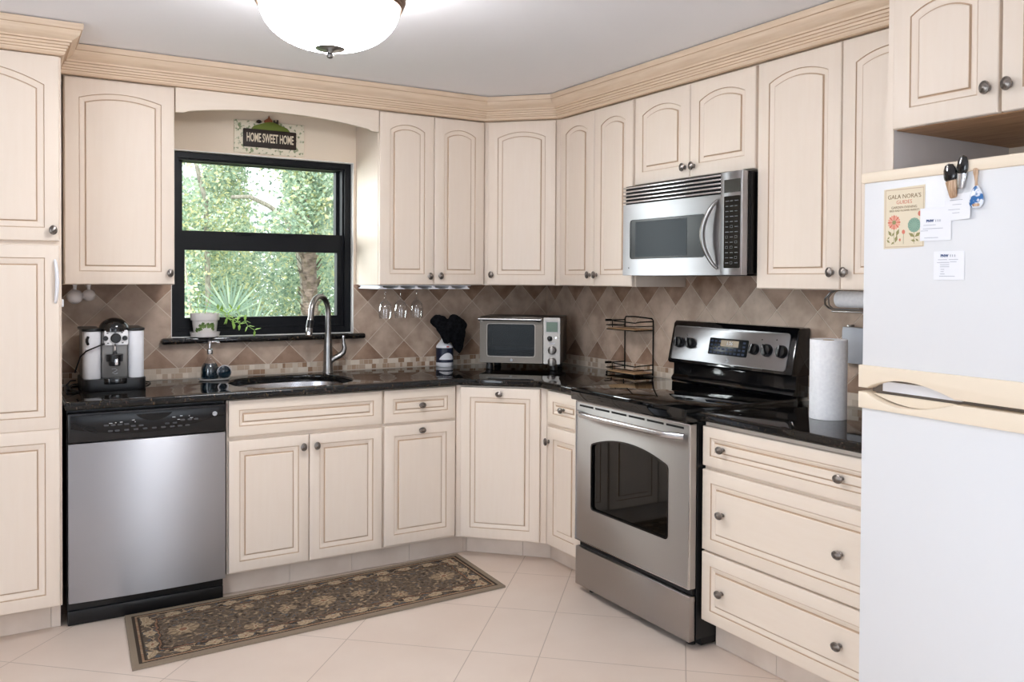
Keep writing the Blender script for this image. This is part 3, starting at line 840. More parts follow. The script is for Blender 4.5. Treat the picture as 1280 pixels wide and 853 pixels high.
# flower poster on fridge
PM = dict(cream=mat('poster_cream', (226, 214, 190), .7), border=mat('poster_border', (198, 176, 150), .7), red=mat('poster_coral', (212, 124, 104), .7), redl=mat('poster_pink', (226, 160, 140), .7), teal=mat('poster_teal', (134, 166, 148), .7),
          teald=mat('poster_teal_dark', (112, 142, 128), .7), olive=mat('poster_olive', (146, 140, 92), .7), text=mat('poster_brown', (140, 116, 86), .7), textr=mat('poster_rust', (206, 128, 104), .7))
for k, v in PM.items(): M['p_'+k] = v
def poster():
    t = thing('flower_poster', 'cream garden flyer with coral and teal flowers held on the freezer door', 'poster', on_fridge(.075, 1.496), FROT)
    w, h = .128, .166
    mb = MB(); sheet(mb, [(0, 0), (.060, .001), (w-.002, .004), (w, h+.002), (.06, h), (-.001, h-.002)], 0); mb.build('paper_sheet', 'p_cream', t, smooth=False)
    mb = MB()
    for a, b_, c, d in ((.004, w-.004, .004, .006), (.004, w-.004, h-.006, h-.004), (.004, .0055, .004, h-.004), (w-.0055, w-.004, .004, h-.004)): mb.box(a, b_, -.0007, -.0003, c, d)
    mb.build('printed_border', 'p_border', t, smooth=False)
    for s, sz, z, m_ in (("GALA NORA'S", .0165, .141, 'p_text'), ('GUIDES', .0145, .126, 'p_textr'), ('GARDEN EVENING', .0095, .112, 'p_text'), ('SEED AND FLOWER MARKET', .0072, .103, 'p_text')):
        text_obj(s, sz, 'lettering', m_, t, (w/2, -.0006, z), (PI/2, 0, 0), .0002)
    mb = MB()
    cx, cz, r = .033, .072, .021
    for k in range(16):
        a = 2*PI*k/16; da = PI/16*.9
        mb.poly([(cx+.3*r*math.cos(a-da), -.0006, cz+.3*r*math.sin(a-da)), (cx+.85*r*math.cos(a-da), -.0006, cz+.85*r*math.sin(a-da)), (cx+r*math.cos(a), -.0006, cz+r*math.sin(a)), (cx+.85*r*math.cos(a+da), -.0006, cz+.85*r*math.sin(a+da)), (cx+.3*r*math.cos(a+da), -.0006, cz+.3*r*math.sin(a+da))], k % 2)
    mb.prism([(cx+.28*r*math.cos(2*PI*k/12), cz+.28*r*math.sin(2*PI*k/12)) for k in range(12)], -.0004, -.0008, 4)
    cx, cz, r = .096, .062, .019
    mb.prism([(cx+r*(1+.05*(k % 2))*math.cos(2*PI*k/28), cz+r*(1+.05*(k % 2))*math.sin(2*PI*k/28)) for k in range(28)], -.0003, -.0007, 2)
    for k in range(14):
        a = 2*PI*k/14; mb.poly([(cx+.35*r*math.cos(a), -.0008, cz+.35*r*math.sin(a)), (cx+.85*r*math.cos(a-.07), -.0008, cz+.85*r*math.sin(a-.07)), (cx+.85*r*math.cos(a+.07), -.0008, cz+.85*r*math.sin(a+.07))], 3)
    def leaf(x, z, L, a, wd=.3, mi=4):
        dx, dz = math.cos(a)*L, math.sin(a)*L; nx, nz = -dz*wd*.5, dx*wd*.5
        mb.poly([(x, -.0006, z), (x+dx*.5+nx, -.0006, z+dz*.5+nz), (x+dx, -.0006, z+dz), (x+dx*.5-nx, -.0006, z+dz*.5-nz)], mi)
    for x, z, L, a in ((.026, .034, .020, 2.2), (.026, .034, .014, .9), (.040, .034, .022, 1.15), (.037, .016, .022, 1.3), (.098, .030, .022, 2.6), (.098, .030, .022, .6), (.086, .022, .015, -.2), (.02, .016, .014, 2.4), (.024, .012, .012, .6), (.052, .018, .010, 1.4), (.012, .026, .010, .8), (.110, .018, .012, 2.5)): leaf(x, z, L, a, .45)
    for x, z0_, z1_ in ((.033, .012, .052), (.096, .012, .045), (.063, .012, .040)): mb.box(x-.0005, x+.0005, -.0007, -.0004, z0_, z1_, 4)
    for x, z, r in ((.063, .045, .005), (.113, .092, .006), (.052, .024, .003), (.118, .030, .003)): mb.prism([(x+r*math.cos(2*PI*k/10), z+r*1.2*math.sin(2*PI*k/10)) for k in range(10)], -.0004, -.0008, 0)
    mb.build('printed_flowers', ['p_red', 'p_redl', 'p_teal', 'p_teald', 'p_olive'], t, smooth=False)
poster()
def note(label, s, z, w, h, logo, lines, tilt=0.0, out=0.0, curl=0.0, group=None):
    t = thing('paper_note', label, 'note', on_fridge(s, z, out), rot=None, rz=FROT, group='paper notes on the fridge')
    mb = MB(); n = 8; lo, hi = [], []
    fx = lambda k: w*k/n
    cur = lambda k: -.0006-curl*(k/n)**3
    a = [(fx(k), cur(k), -tilt*k/n) for k in range(n+1)]; b_ = [(fx(k), -.0006-curl*.3*(k/n)**3, h-tilt*k/n) for k in range(n+1)]
    mb.loft([a, b_], 0, False, False, closed=False)
    o = mb.build('paper_sheet', 'paper', t, smooth=False, recalc=False)
    md = o.modifiers.new('th', 'SOLIDIFY'); md.thickness = .0004; md.offset = -1
    mb = MB()
    for x, zz, ll in lines: mb.box(x*w, (x+ll)*w, -.0014-curl*.6*x**3, -.0010-curl*.6*x**3, zz*h-tilt*x, zz*h+.0012-tilt*x)
    mb.build('handwriting', 'ink', t, smooth=False)
    if logo:
        text_obj('PNW', .0095, 'logo', 'ink_blue', t, (logo[0]*w, -.0014, logo[1]*h), (PI/2, 0, 0), .0002, bold=.0004)
        mb = MB()
        for k in range(3): mb.box(logo[0]*w+.016+k*.006, logo[0]*w+.018+k*.006, -.0014, -.001, logo[1]*h-.003, logo[1]*h+.003)
        mb.build('logo_marks', 'ink', t, smooth=False)
note('white paper slip with blue printed heading tucked beside the flower flyer', .190, 1.514, .090, .086, (.33, .60), [(.12, .47, .4), (.1, .36, .5), (.02, .30, .25), (.55, .36, .2), (.15, .08, .45)], out=.0012)
note('blank-looking creased white slip hanging under the black-topped magnets', .262, 1.562, .074, .066, None, [(.2, .78, .5), (.3, .6, .5), (.15, .42, .6), (.3, .28, .4)], tilt=-.004, out=.0022, curl=.006)
note('lowest white note with blue printed heading alone on the freezer door', .231, 1.411, .087, .074, (.36, .84), [(.15, .70, .3), (.5, .70, .3), (.12, .60, .4), (.55, .62, .2), (.22, .52, .3), (.22, .45, .3), (.24, .36, .12), (.24, .28, .10), (.23, .20, .14), (.2, .12, .5)], out=.0005)
# brush-shaped magnets
def brush(label, s, z, L, tip, body_mat, rot):
    t = thing('brush_magnet', label, 'magnet', on_fridge(s, z, .003), rot=None, rz=FROT, group=None)
    t.rotation_euler = (0, 0, FROT)
    root = MB()
    e = MB()
    e.lathe([(0, 0), (.6*tip, .002), (tip*.95, .010), (tip, .018), (tip*.92, .034), (tip*.6, .046), (0, .050)], seg=20)
    c, s_ = math.cos(rot), math.sin(rot)
    def tr(mb, sq, dz):
        mb.v = [((x)*c-(zz+dz)*s_, y*sq-.007, x*s_+(zz+dz)*c) for x, y, zz in mb.v]
    tr(e, .45, 0); e.build('bristle_head', 'black_gloss', t)
    mb = MB(); mb.lathe([(tip*.42, -L), (tip*.55, -L*.9), (tip*.80, -.006), (tip*.86, .004)], seg=18); tr(mb, .45, 0); mb.build('clip_body', body_mat, t)
M['magnet_wood'] = noise_mix(mat('tan_handle', (176, 140, 108), .45), (156, 118, 86), (214, 184, 156), 30, (8, 1, 1))
brush('black-topped magnet with tan striped body on the freezer door', .285, 1.660, .040, .0185, 'magnet_wood', .16)
brush('smaller black-topped magnet with silver clip beside the tan one', .313, 1.676, .034, .0155, 'steel_plain', -.10)
def spoon():
    t = thing('spoon_magnet', 'wooden-handled spoon magnet with blue and white painted bowl', 'magnet', on_fridge(.352, 1.59, .003), FROT)
    mb = MB(); prof = [(.003, .100), (.0062, .098), (.0068, .088), (.0048, .080), (.0035, .066), (.0045, .052)]
    mb.lathe(prof, seg=14); mb.v = [(x-.004*(z-.05)/.05, y*.6-.004, z) for x, y, z in mb.v]; mb.build('handle', 'magnet_wood', t)
    mb = MB(); mb.lathe([(0, 0), (.011, .001), (.018, .010), (.020, .020), (.017, .034), (.010, .048), (.004, .056), (0, .058)], seg=26)
    mb.v = [(x, y*.32-.005, z) for x, y, z in mb.v]
    bm_ = mat('painted_spoon', (210, 222, 238), .3)
    noise_mix(bm_, (42, 104, 168), (232, 236, 244), 55, detail=2, lo=.44, hi=.52); mb.build('painted_bowl', bm_, t)
    mb = MB(); mb.prism(rrect(-.006, .012, .004, .011, .003, 3), -.0118, -.0095); mb.build('painted_band', 'magnet_wood', t)
spoon()

# ------------------------------------------------------------------ ceiling light
def ceiling_light():
    t = thing('ceiling_light', 'glowing bowl ceiling light with bronze rim and finial', 'ceiling light', (.68, -1.75, CEIL))
    bz = mat('antique_bronze', (120, 92, 74), .35, .8); M['bronze'] = bz
    mb = MB(); mb.lathe([(.0, -.001), (.075, -.001), (.08, -.010), (.05, -.022), (.018, -.03), (.014, -.05), (0, -.05)]); mb.build('canopy', 'bronze', t)
    mb = MB(); mb.lathe([(.006, -.045), (.006, -.233)], seg=12); mb.build('stem', 'bronze', t)
    gl = mat('lit_alabaster_glass', (250, 240, 222), .35, emit=(248, 251, 255), es=33.0); M['bowl'] = gl
    mb = MB(); prof = []
    for k in range(17):
        a = PI/2*k/16; prof.append((.222*math.sin(a)**.90 if k else 0, -.140*math.cos(a)))
    prof += [(.215, .0), (.20, -.02)]
    mb.lathe(prof, seg=56, cap=False)
    sh = mb.build('glass_bowl', 'bowl', t, (0, 0, -.104))
    mb = MB(); mb.lathe([(.214, -.006), (.228, -.008), (.234, .002), (.230, .010), (.240, .016), (.243, .030), (.236, .040), (.216, .044), (.212, .020), (.214, -.006)], seg=56, cap=False)
    mb.build('rim', 'bronze', sh)
    mb = MB(); mb.lathe([(0, -.232), (.020, -.232), (.046, -.238), (.048, -.242), (.044, -.2445), (.016, -.247), (.0095, -.250), (.0075, -.255), (.0105, -.259), (.012, -.264), (.0095, -.270), (.004, -.273), (0, -.2735)], seg=28); mb.build('finial', 'brushed_nickel', t)
ceiling_light()

# ------------------------------------------------------------------ sign
def sign():
    t = thing('home_sign', 'HOME SWEET HOME sign with flowered backing on the wall above the window', 'sign', (.779, -.001, 2.038))
    w, h = .358, .165
    fl = mat('flowered_cream', (226, 216, 196), .8); M['sign_back'] = fl
    noise_mix(fl, (138, 148, 112), (229, 219, 199), 62, detail=1, lo=.34, hi=.43)
    mb = MB(); mb.box(0, w, -.010, 0, 0, h, bev=.003); mb.build('flowered_backing', 'sign_back', t)
    M['sign_board'] = mat('dark_board', (44, 32, 26), .6)
    mb = MB(); mb.box(.043, .312, -.024, -.0105, .032, .122, bev=.003); b_ = mb.build('board', 'sign_board', t)
    M['sign_text'] = mat('cream_letters', (226, 212, 190), .6)
    text_obj('HOME SWEET HOME', .062, 'lettering', 'sign_text', b_, (.1775, -.0245, .077), (PI/2, 0, 0), .0008, sx=.415, bold=.0012)
    M['hill'] = mat('hill_green', (104, 116, 46), .7)
    mb = MB(); p = [(.085, .122), (.28, .122)]
    for k in range(19):
        u = 1-k/18; p.append((.087+.19*u, .128+.033*math.sin(PI*u)**.5-.004*math.sin(PI*3*u)))
    mb.prism(p, -.020, -.0105, bev=.002); mb.build('hill_cutout', 'hill', t)
    M['barn'] = mat('barn_rust', (134, 74, 44), .7)
    mb = MB(); mb.prism([(.152, .150), (.187, .150), (.190, .172), (.178, .184), (.172, .198), (.168, .184), (.148, .170)], -.019, -.0125); mb.build('barn_cutout', 'barn', t, smooth=False)
    mb = MB(); mb.prism([(.196, .150), (.220, .150), (.220, .178), (.214, .180), (.212, .168), (.203, .168), (.202, .178), (.196, .176)], -.019, -.0125)
    mb.prism([(.122+.013*math.cos(2*PI*k/14), .162+.009*math.sin(2*PI*k/14)) for k in range(14)], -.019, -.0125); mb.build('dark_cutouts', 'sign_board', t, smooth=False)
sign()

# ------------------------------------------------------------------ faucet
def faucet():
    t = thing('faucet', 'tall brushed steel gooseneck faucet behind the sink', 'faucet', (1.243, -.083, ZC+.0005))
    d = Vector((-.76, -.65, 0)).normalized()
    mb = MB()
    mb.lathe([(0, 0), (.029, 0), (.029, .004), (.026, .010), (.0235, .05), (.0225, .12), (.020, .17), (.0165, .205)], seg=26)
    pts = [Vector((0, 0, .19)), Vector((0, 0, .26)), Vector((0, 0, .315))]
    R = .082; n = 14
    for k in range(1, n+1):
        a = PI*k/n; pts.append(Vector((0, 0, .315))+d*(R-R*math.cos(a))+Vector((0, 0, R*math.sin(a)*1.05)))
    e = pts[-1]; pts.append(e+d*.006+Vector((0, 0, -.03)))
    mb.tube(pts, .0145, 16); mb.build('spout', 'brushed_nickel', t)
    e2 = pts[-1]
    mb = MB(); mb.tube([e2, e2+d*.006+Vector((0, 0, -.02)), e2+d*.014+Vector((0, 0, -.062))], [.0155, .0175, .0175], 18); h = mb.build('spray_head', 'brushed_nickel', t)
    mb = MB(); mb.tube([e2+d*.001+Vector((0, 0, -.004)), e2+d*.012+Vector((0, 0, -.042))], [.0182, .0186], 18); mb.build('spray_button', 'black', h)
    mb = MB(); mb.tube([e2+d*.014+Vector((0, 0, -.0625)), e2+d*.018+Vector((0, 0, -.078))], [.0185, .0165], 18); mb.build('nozzle', 'chrome', h)
    mb = MB(); mb.tube([(.006, -.004, .055), (.03, -.008, .075), (.058, -.012, .088), (.078, -.014, .104), (.085, -.014, .128), (.080, -.013, .160), (.078, -.013, .185)], [.014, .0145, .015, .015, .0125, .0085, .0075], 16)
    lv = mb.build('lever', 'brushed_nickel', t)
    mb = MB(); mb.tube([(.078, -.013, .1852), (.078, -.013, .193)], [.0095, .009], 16); mb.build('lever_cap', 'chrome', lv)
faucet()

# ------------------------------------------------------------------ soap set
def soap():
    M['tray'] = mat('pearl_dish', (196, 192, 188), .2, coat=.3)
    c = Vector((.655, -.150, ZC+.0006))
    t = thing('soap_tray', 'small glossy pale tray under the soap bottle left of the sink', 'tray', c)
    mb = MB(); lo = [(.070*math.copysign(abs(math.cos(a))**.7, math.cos(a)), .042*math.copysign(abs(math.sin(a))**.7, math.sin(a))) for a in [2*PI*k/36 for k in range(36)]]
    L = lambda s, z: [(x*s, y*s, z) for x, y in lo]
    mb.loft([L(.80, 0), L(1.0, .004), L(1.06, .010), L(1.0, .010), L(.92, .0055), L(.4, .0045)], 0); mb.build('dish', 'tray', t)
    t = thing('soap_bottle', 'glass pump bottle of dark blue soap on the tray left of the sink', 'soap dispenser', c+Vector((-.020, .006, .0053)))
    mb = MB(); mb.lathe([(0, 0), (.038, 0), (.0405, .004), (.0405, .050), (.036, .068), (.022, .090), (.0135, .108), (.0125, .128)], cap=False); mb.build('glass_body', 'glass_thin', t)
    mb = MB(); mb.lathe([(0, .003), (.0375, .003), (.0390, .006), (.0390, .052), (.0345, .067), (.028, .078), (0, .078)]); mb.build('soap', 'liquid', t)
    mb = MB(); mb.lathe([(.0145, .122), (.0150, .126), (.0150, .142), (.010, .146), (.0055, .150), (.0055, .172), (.009, .173), (.0095, .182), (0, .184)], cap=False)
    mb.tube([(0, 0, .178), (.024, 0, .180), (.042, 0, .176), (.047, 0, .170)], .0042, 8); mb.build('pump', 'chrome', t)
    t = thing('scrub_holder', 'small round glass holder leaning against the soap bottle', 'holder', c+Vector((.040, -.018, .0402)))
    mb = MB(); mb.lathe([(.030, -.010), (.034, -.010), (.034, .010), (.030, .010), (.030, -.010)], seg=30, axis='y', cap=False); mb.build('ring', 'chrome', t)
    mb = MB(); mb.lathe([(0, -.008), (.0295, -.008), (.0295, .006), (.024, .010), (0, .011)], seg=30, axis='y'); mb.build('dark_pad', 'liquid', t)
soap()

# ------------------------------------------------------------------ potted plant on sill
def pot():
    t = thing('potted_plant', 'white pot with ivy print and a trailing green plant on the window sill', 'potted plant', (.6375, -.018, 1.1134))
    # saucer
    mb = MB(); mb.lathe([(0, 0), (.058, 0), (.066, .004), (.070, .022), (.071, .026), (.067, .026), (.062, .008), (0, .006)]); mb.build('saucer', 'ceramic', t)
    mb = MB(); mb.lathe([(0, .007), (.050, .007), (.052, .010), (.0605, .083), (.0665, .084), (.0675, .088), (.0700, .113), (.0695, .118), (.066, .118), (.062, .10), (0, .10)]); mb.build('pot', 'ceramic', t)
    mb = MB(); rnd = random.Random(4)
    def onp(u, z): r = .0525+(z-.010)*.116+.0006; return (r*math.sin(u), -r*math.cos(u), z)
    for k in range(44):
        u = rnd.uniform(-1.0, .62); z = .052+.012*math.cos(u*3)+rnd.uniform(-.012, .012); s = rnd.uniform(.0055, .0095); a = rnd.uniform(0, 6.28)
        p = []
        for q in range(8):
            b_ = a+2*PI*q/8; rr = s*(1 if q % 2 == 0 else .72); p.append(onp(u+rr*math.cos(b_)/.058, z+rr*math.sin(b_)))
        mb.poly(p, 0)
    mb.build('ivy_print', 'green', t, smooth=False)
    mb = MB(); mb.lathe([(0, .1015), (.061, .1015), (.058, .104), (0, .106)]); mb.build('soil', mat('potting_soil', (66, 50, 40), .9), t)
    # trailing stems
    lf = MB(); st = MB()
    def leaf(p, d, L, wd, up=Vector((0, -.3, 1))):
        d = d.normalized(); s = d.cross(up).normalized(); n = s.cross(d)
        lf.poly([p, p+d*L*.35+s*wd+n*.002, p+d*L*.75+s*wd*.7, p+d*L, p+d*L*.75-s*wd*.7, p+d*L*.35-s*wd+n*.002], 0)
    stems = [[(.03, -.01, .103), (.07, -.03, .128), (.10, -.035, .118), (.13, -.035, .088), (.16, -.035, .062), (.185, -.035, .078), (.20, -.035, .052), (.232, -.035, .030)],
             [(.04, .0, .103), (.075, -.02, .12), (.10, -.025, .095), (.135, -.025, .068), (.150, -.025, .075), (.165, -.026, .10), (.150, -.026, .13), (.125, -.025, .135)],
             [(.02, -.01, .104), (.055, -.03, .135), (.085, -.034, .125), (.10, -.035, .09)], [(-.02, .02, .10), (-.03, .03, .17), (-.025, .035, .215)], [(.0, .03, .10), (.02, .035, .16), (.03, .04, .20)]]
    for si, s in enumerate(stems):
        pts = [Vector(p) for p in s]; st.tube(pts, .0016, 6)
        for k in range(1, len(pts)):
            if si < 3 or k > 1:
                for sg in (-1, 1):
                    base = pts[k]; dr = (pts[k]-pts[k-1]).normalized(); perp = Vector((-dr.z, -.25, dr.x))*sg
                    leaf(base, dr*.6+perp*.8, .034 if si < 3 else .022, .0075)
    st.build('stems', 'bright_leaf', t); lf.build('leaves', 'bright_leaf', t, smooth=False)
pot()

# ------------------------------------------------------------------ coffee machine
def coffee():
    t = thing('coffee_machine', 'white and black espresso coffee machine on the worktop by the pantry', 'coffee machine', (.197, -.205, ZC+.0006))
    def rb(mb, x0, x1, y0, y1, z0, z1, r, mi=0): mb.prism(rrect(x0, x1, y0, y1, r, 6), z0, z1, mi, bev=.002, plane='xy')
    mb = MB(); rb(mb, -.128, .128, -.145, .135, 0, .052, .035); mb.build('base', 'black', t)
    mb = MB(); rb(mb, -.052, .056, -.162, -.02, .030, .056, .04); mb.build('drip_tray', 'black_gloss', t)
    mb = MB(); rb(mb, -.120, .120, -.06, .130, .052, .262, .02); mb.build('tank_housing', 'grey_plastic', t)
    for x0, x1 in ((-.120, -.052), (.057, .122)):
        mb = MB(); rb(mb, x0, x1, -.128, -.02, .052, .258, .028); mb.build('side_column', 'white_plastic', t)
    mb = MB(); rb(mb, -.050, .055, -.112, -.05, .056, .262, .006); mb.build('front_panel', 'grey_plastic', t)
    for x0, x1 in ((-.128, -.050), (.054, .126)):
        mb = MB(); rb(mb, x0, x1, -.130, .132, .259, .270, .028); mb.build('top_lid', 'black', t)
    mb = MB(); prof = [(.062*math.cos(PI/2*k/10), .052*math.sin(PI/2*k/10)) for k in range(11)]
    mb.lathe([(.062, -.008)]+prof, (.0025, -.078, .264)); mb.build('dome_lid', 'black_gloss', t)
    mb = MB(); mb.prism(rrect(-.040, .055, .198, .262, .006, 4), -.128, -.105, bev=.002); cp = mb.build('control_plate', mat('bright_white_plastic', (246, 246, 248), .3), t)
    for x, r in ((-.036, .0105), (.0045, .021), (.041, .0105)):
        mb = MB(); mb.lathe([(r, 0), (r, .010), (r*.8, .014), (0, .014)], (x, -.1275, .228), 24, axis='y'); mb.build('dial', 'black', cp)
    for x, z in ((-.028, .250), (.03, .252), (-.026, .207), (.032, .207), (.003, .202), (.003, .254)):
        mb = MB(); mb.box(x-.004, x+.004, -.1288, -.1278, z-.002, z+.002); mb.build('printed_mark', 'black', cp, smooth=False)
    mb = MB(); mb.lathe([(0, .108), (.022, .108), (.024, .112), (.024, .126), (.034, .128), (.034, .158), (0, .158)], (.0, -.130, 0)); mb.build('brew_head', 'black', t)
    mb = MB(); mb.lathe([(.006, .155), (.009, .16), (.007, .19), (.010, .198)], (.0025, -.122, 0), 14); mb.box(-.002, .010, -.166, -.163, .112, .140, bev=.001); mb.build('spout_trim', 'chrome', t)
    mb = MB(); mb.tube([(-.010, -.1135, .092), (.004, -.1138, .094), (.012, -.1135, .088), (.004, -.1138, .082), (-.008, -.1135, .076), (.004, -.1138, .070), (.014, -.1135, .074)], .0016, 6); mb.build('emblem', 'white_mark', t)
    mb = MB(); mb.tube([(-.104, -.1285, .236), (-.109, -.136, .225), (-.109, -.136, .215), (-.104, -.1285, .204)], .006, 10); mb.build('steam_lever', 'black', t)
    mb = MB(); mb.tube([(-.040, -.130, .205), (-.075, -.150, .193), (-.112, -.138, .176), (-.130, -.09, .150), (-.140, -.05, .11), (-.147, -.02, .075)], .0032, 8); mb.build('steam_hose', 'black', t)
    mb = MB(); mb.box(.121, .128, -.02, .04, .10, .24, bev=.002); mb.build('side_vent', 'black', t)
    # power cord, lying on the worktop
    cd = MB(); z = ZC+.0045
    cd.tube([(.062, -.075, z+.02), (.040, -.10, z+.022), (.020, -.16, z+.01), (.028, -.24, z), (.055, -.315, z), (.058, -.33, z), (.03, -.37, z), (.012, -.36, z), (.012, -.28, z), (.030, -.18, z), (.05, -.06, z), (.08, -.035, z), (.2, -.03, z), (.345, -.06, z), (.372, -.12, z), (.350, -.20, z), (.332, -.235, z)], .0035, 8)
    tag(cd.build('power_cord', 'black'), 'black power cord looping on the worktop around the coffee machine', 'cord')
coffee()

# globes under left wall cabinet
def globe(label, x, y, r):
    t = thing('hanging_globe', label, 'globe', (x, y, 1.3735), group='globes under the left wall cabinet')
    mb = MB(); mb.lathe([(r*math.sin(PI*k/16), -.022-r*.95-r*.95*math.cos(PI*k/16)) for k in range(17)][::-1], seg=28); mb.build('globe', mat('globe_white', (206, 200, 200), .3), t)
    mb = MB(); mb.lathe([(.010, -.0005), (.008, -.004), (.006, -.024)], seg=16); mb.build('stem', 'white_plastic', t)
globe('larger white globe hanging under the wall cabinet beside the pantry', .052, -.20, .0335)
globe('smaller white globe hanging under the wall cabinet, next right of the larger one', .108, -.19, .0275)

# ------------------------------------------------------------------ stemware rack + glasses
def stemware():
    t = thing('stemware_rack', 'white slotted stemware rack under the wall cabinet right of the window', 'rack', (1.455, -.02, 1.3735))
    mb = MB(); mb.box(-.022, .515, -.282, -.004, -.0045, -.0008); mb.build('top_plate', 'white_plastic', t, smooth=False)
    for k in range(6):
        x = -.005+.0985*k
        mb = MB(); y0, y1 = -.285, -.002
        mb.prism([(x-.006, -.0046), (x-.009, -.013), (x-.030 if k else x-.016, -.0165), (x-.030 if k else x-.016, -.0205), (x+.030 if k < 5 else x+.018, -.0205), (x+.030 if k < 5 else x+.018, -.0165), (x+.009, -.013), (x+.006, -.0046)], y0, y1)
        mb.build('rail', 'white_plastic', t, smooth=False)
    lab = ['leftmost of three upside-down wine glasses hanging under the wall cabinet', 'middle one of three upside-down wine glasses hanging under the wall cabinet', 'rightmost of three upside-down wine glasses hanging under the wall cabinet']
    for k in range(3):
        x = 1.455-.005+.0985*(k+.5); yy = (-.235, -.21, -.20)[k]
        g = MB(); p = [(.0, -.0140), (.0305, -.0140), (.0305, -.0152), (.006, -.0185), (.0036, -.024), (.0034, -.062), (.010, -.078), (.026, -.092), (.034, -.115), (.0355, -.138), (.031, -.176), (.030, -.176), (.0343, -.138), (.0328, -.116), (.0245, -.094), (.008, -.082), (0, -.080)]
        g.lathe(p, (0, 0, 0), 30, cap=False)
        o = g.build('wine_glass', 'glass_thin', None, (x, yy, 1.3735)); tag(o, lab[k], 'wine glass', 'hanging wine glasses')
stemware()

# ------------------------------------------------------------------ bottle + black mitts
def bottle():
    B = (1.930, -.068, ZC+.0006)
    M['label_navy'] = mat('navy_label', (26, 32, 52), .35); M['label_blue'] = mat('pale_blue_label', (176, 190, 206), .35); M['label_red'] = mat('red_mark', (186, 60, 56), .5)
    t = thing('spray_bottle', 'navy and white cleaner bottle on the corner worktop under black mitts', 'bottle', B)
    mb = MB(); r = .049
    prof = [(0, 0), (r*.96, 0), (r, .004), (r, .024), (r, .0242), (r, .106), (r, .1062), (r*.96, .118), (r*.7, .134), (.017, .150), (.015, .165), (0, .166)]
    mb.lathe(prof, seg=32, mis=[0, 0, 0, 1, 1, 0, 0, 0, 0, 0, 0]); mb.build('body', ['white_plastic', 'label_navy', 'label_blue'], t)
    mb = MB()
    def on(u, z): return ((r+.0006)*math.sin(u), -(r+.0006)*math.cos(u), z)
    fr = [on(-1.1+2.0*k/12, .040) for k in range(13)]+[on(.9-2.0*k/12, .046+.033*math.sin(PI*(k+.001)/12)) for k in range(13)]
    for k in range(12): mb.poly([fr[k], fr[k+1], fr[25-k-1], fr[25-k]], 0)
    for k in range(8): mb.poly([on(-.24+.3*k/8, .110), on(-.24+.3*(k+1)/8, .110), on(-.24+.3*(k+1)/8, .117), on(-.24+.3*k/8, .117)], 1)
    mb.build('label_print', ['white_plastic', 'label_red'], t)
    mb = MB(); mb.lathe([(.030, .142), (.020, .150), (.0195, .168), (0, .169)], seg=30, cap=False); mb.build('collar', 'white_plastic', t)
    # black oven mitts slumped over the bottle top
    mb = MB()
    fl = lambda p, q: (q.x, p.y+(q.y-p.y)*.55, q.z)
    mb.tube([(-.010, -.060, .130), (-.014, -.060, .165), (-.022, -.058, .205), (-.040, -.052, .238), (-.064, -.046, .258), (-.088, -.044, .250), (-.100, -.044, .236)], [.026, .034, .042, .050, .050, .040, .018], 16, flat=fl)
    mb.tube([(.062, -.055, .082), (.058, -.056, .120), (.048, -.062, .165), (.038, -.062, .205), (.034, -.058, .235), (.020, -.05, .262), (-.006, -.048, .272)], [.014, .034, .050, .064, .068, .052, .024], 16, flat=fl)
    mb.tube([(.034, -.060, .255), (.075, -.055, .232), (.108, -.050, .214)], [.030, .044, .026], 14, flat=fl)
    mb.tube([(-.050, -.050, .235), (-.01, -.054, .232), (.035, -.054, .238)], [.034, .040, .040], 14, flat=fl)
    mb.tube([(.060, -.066, .070), (.062, -.066, .11), (.058, -.066, .16)], [.010, .024, .036], 14, flat=fl)
    o = mb.build('oven_mitts', 'cloth', None, B, sub=1)
    md = o.modifiers.new('merge', 'REMESH'); md.mode = 'VOXEL'; md.voxel_size = .006; md.use_smooth_shade = True
    tx = bpy.data.textures.new('crumple', 'CLOUDS'); tx.noise_scale = .035
    dm = o.modifiers.new('crumple', 'DISPLACE'); dm.texture = tx; dm.strength = .012; dm.mid_level = .5
    tag(o, 'black cloth oven mitts slumped over the cleaner bottle in the corner', 'oven mitt')
bottle()

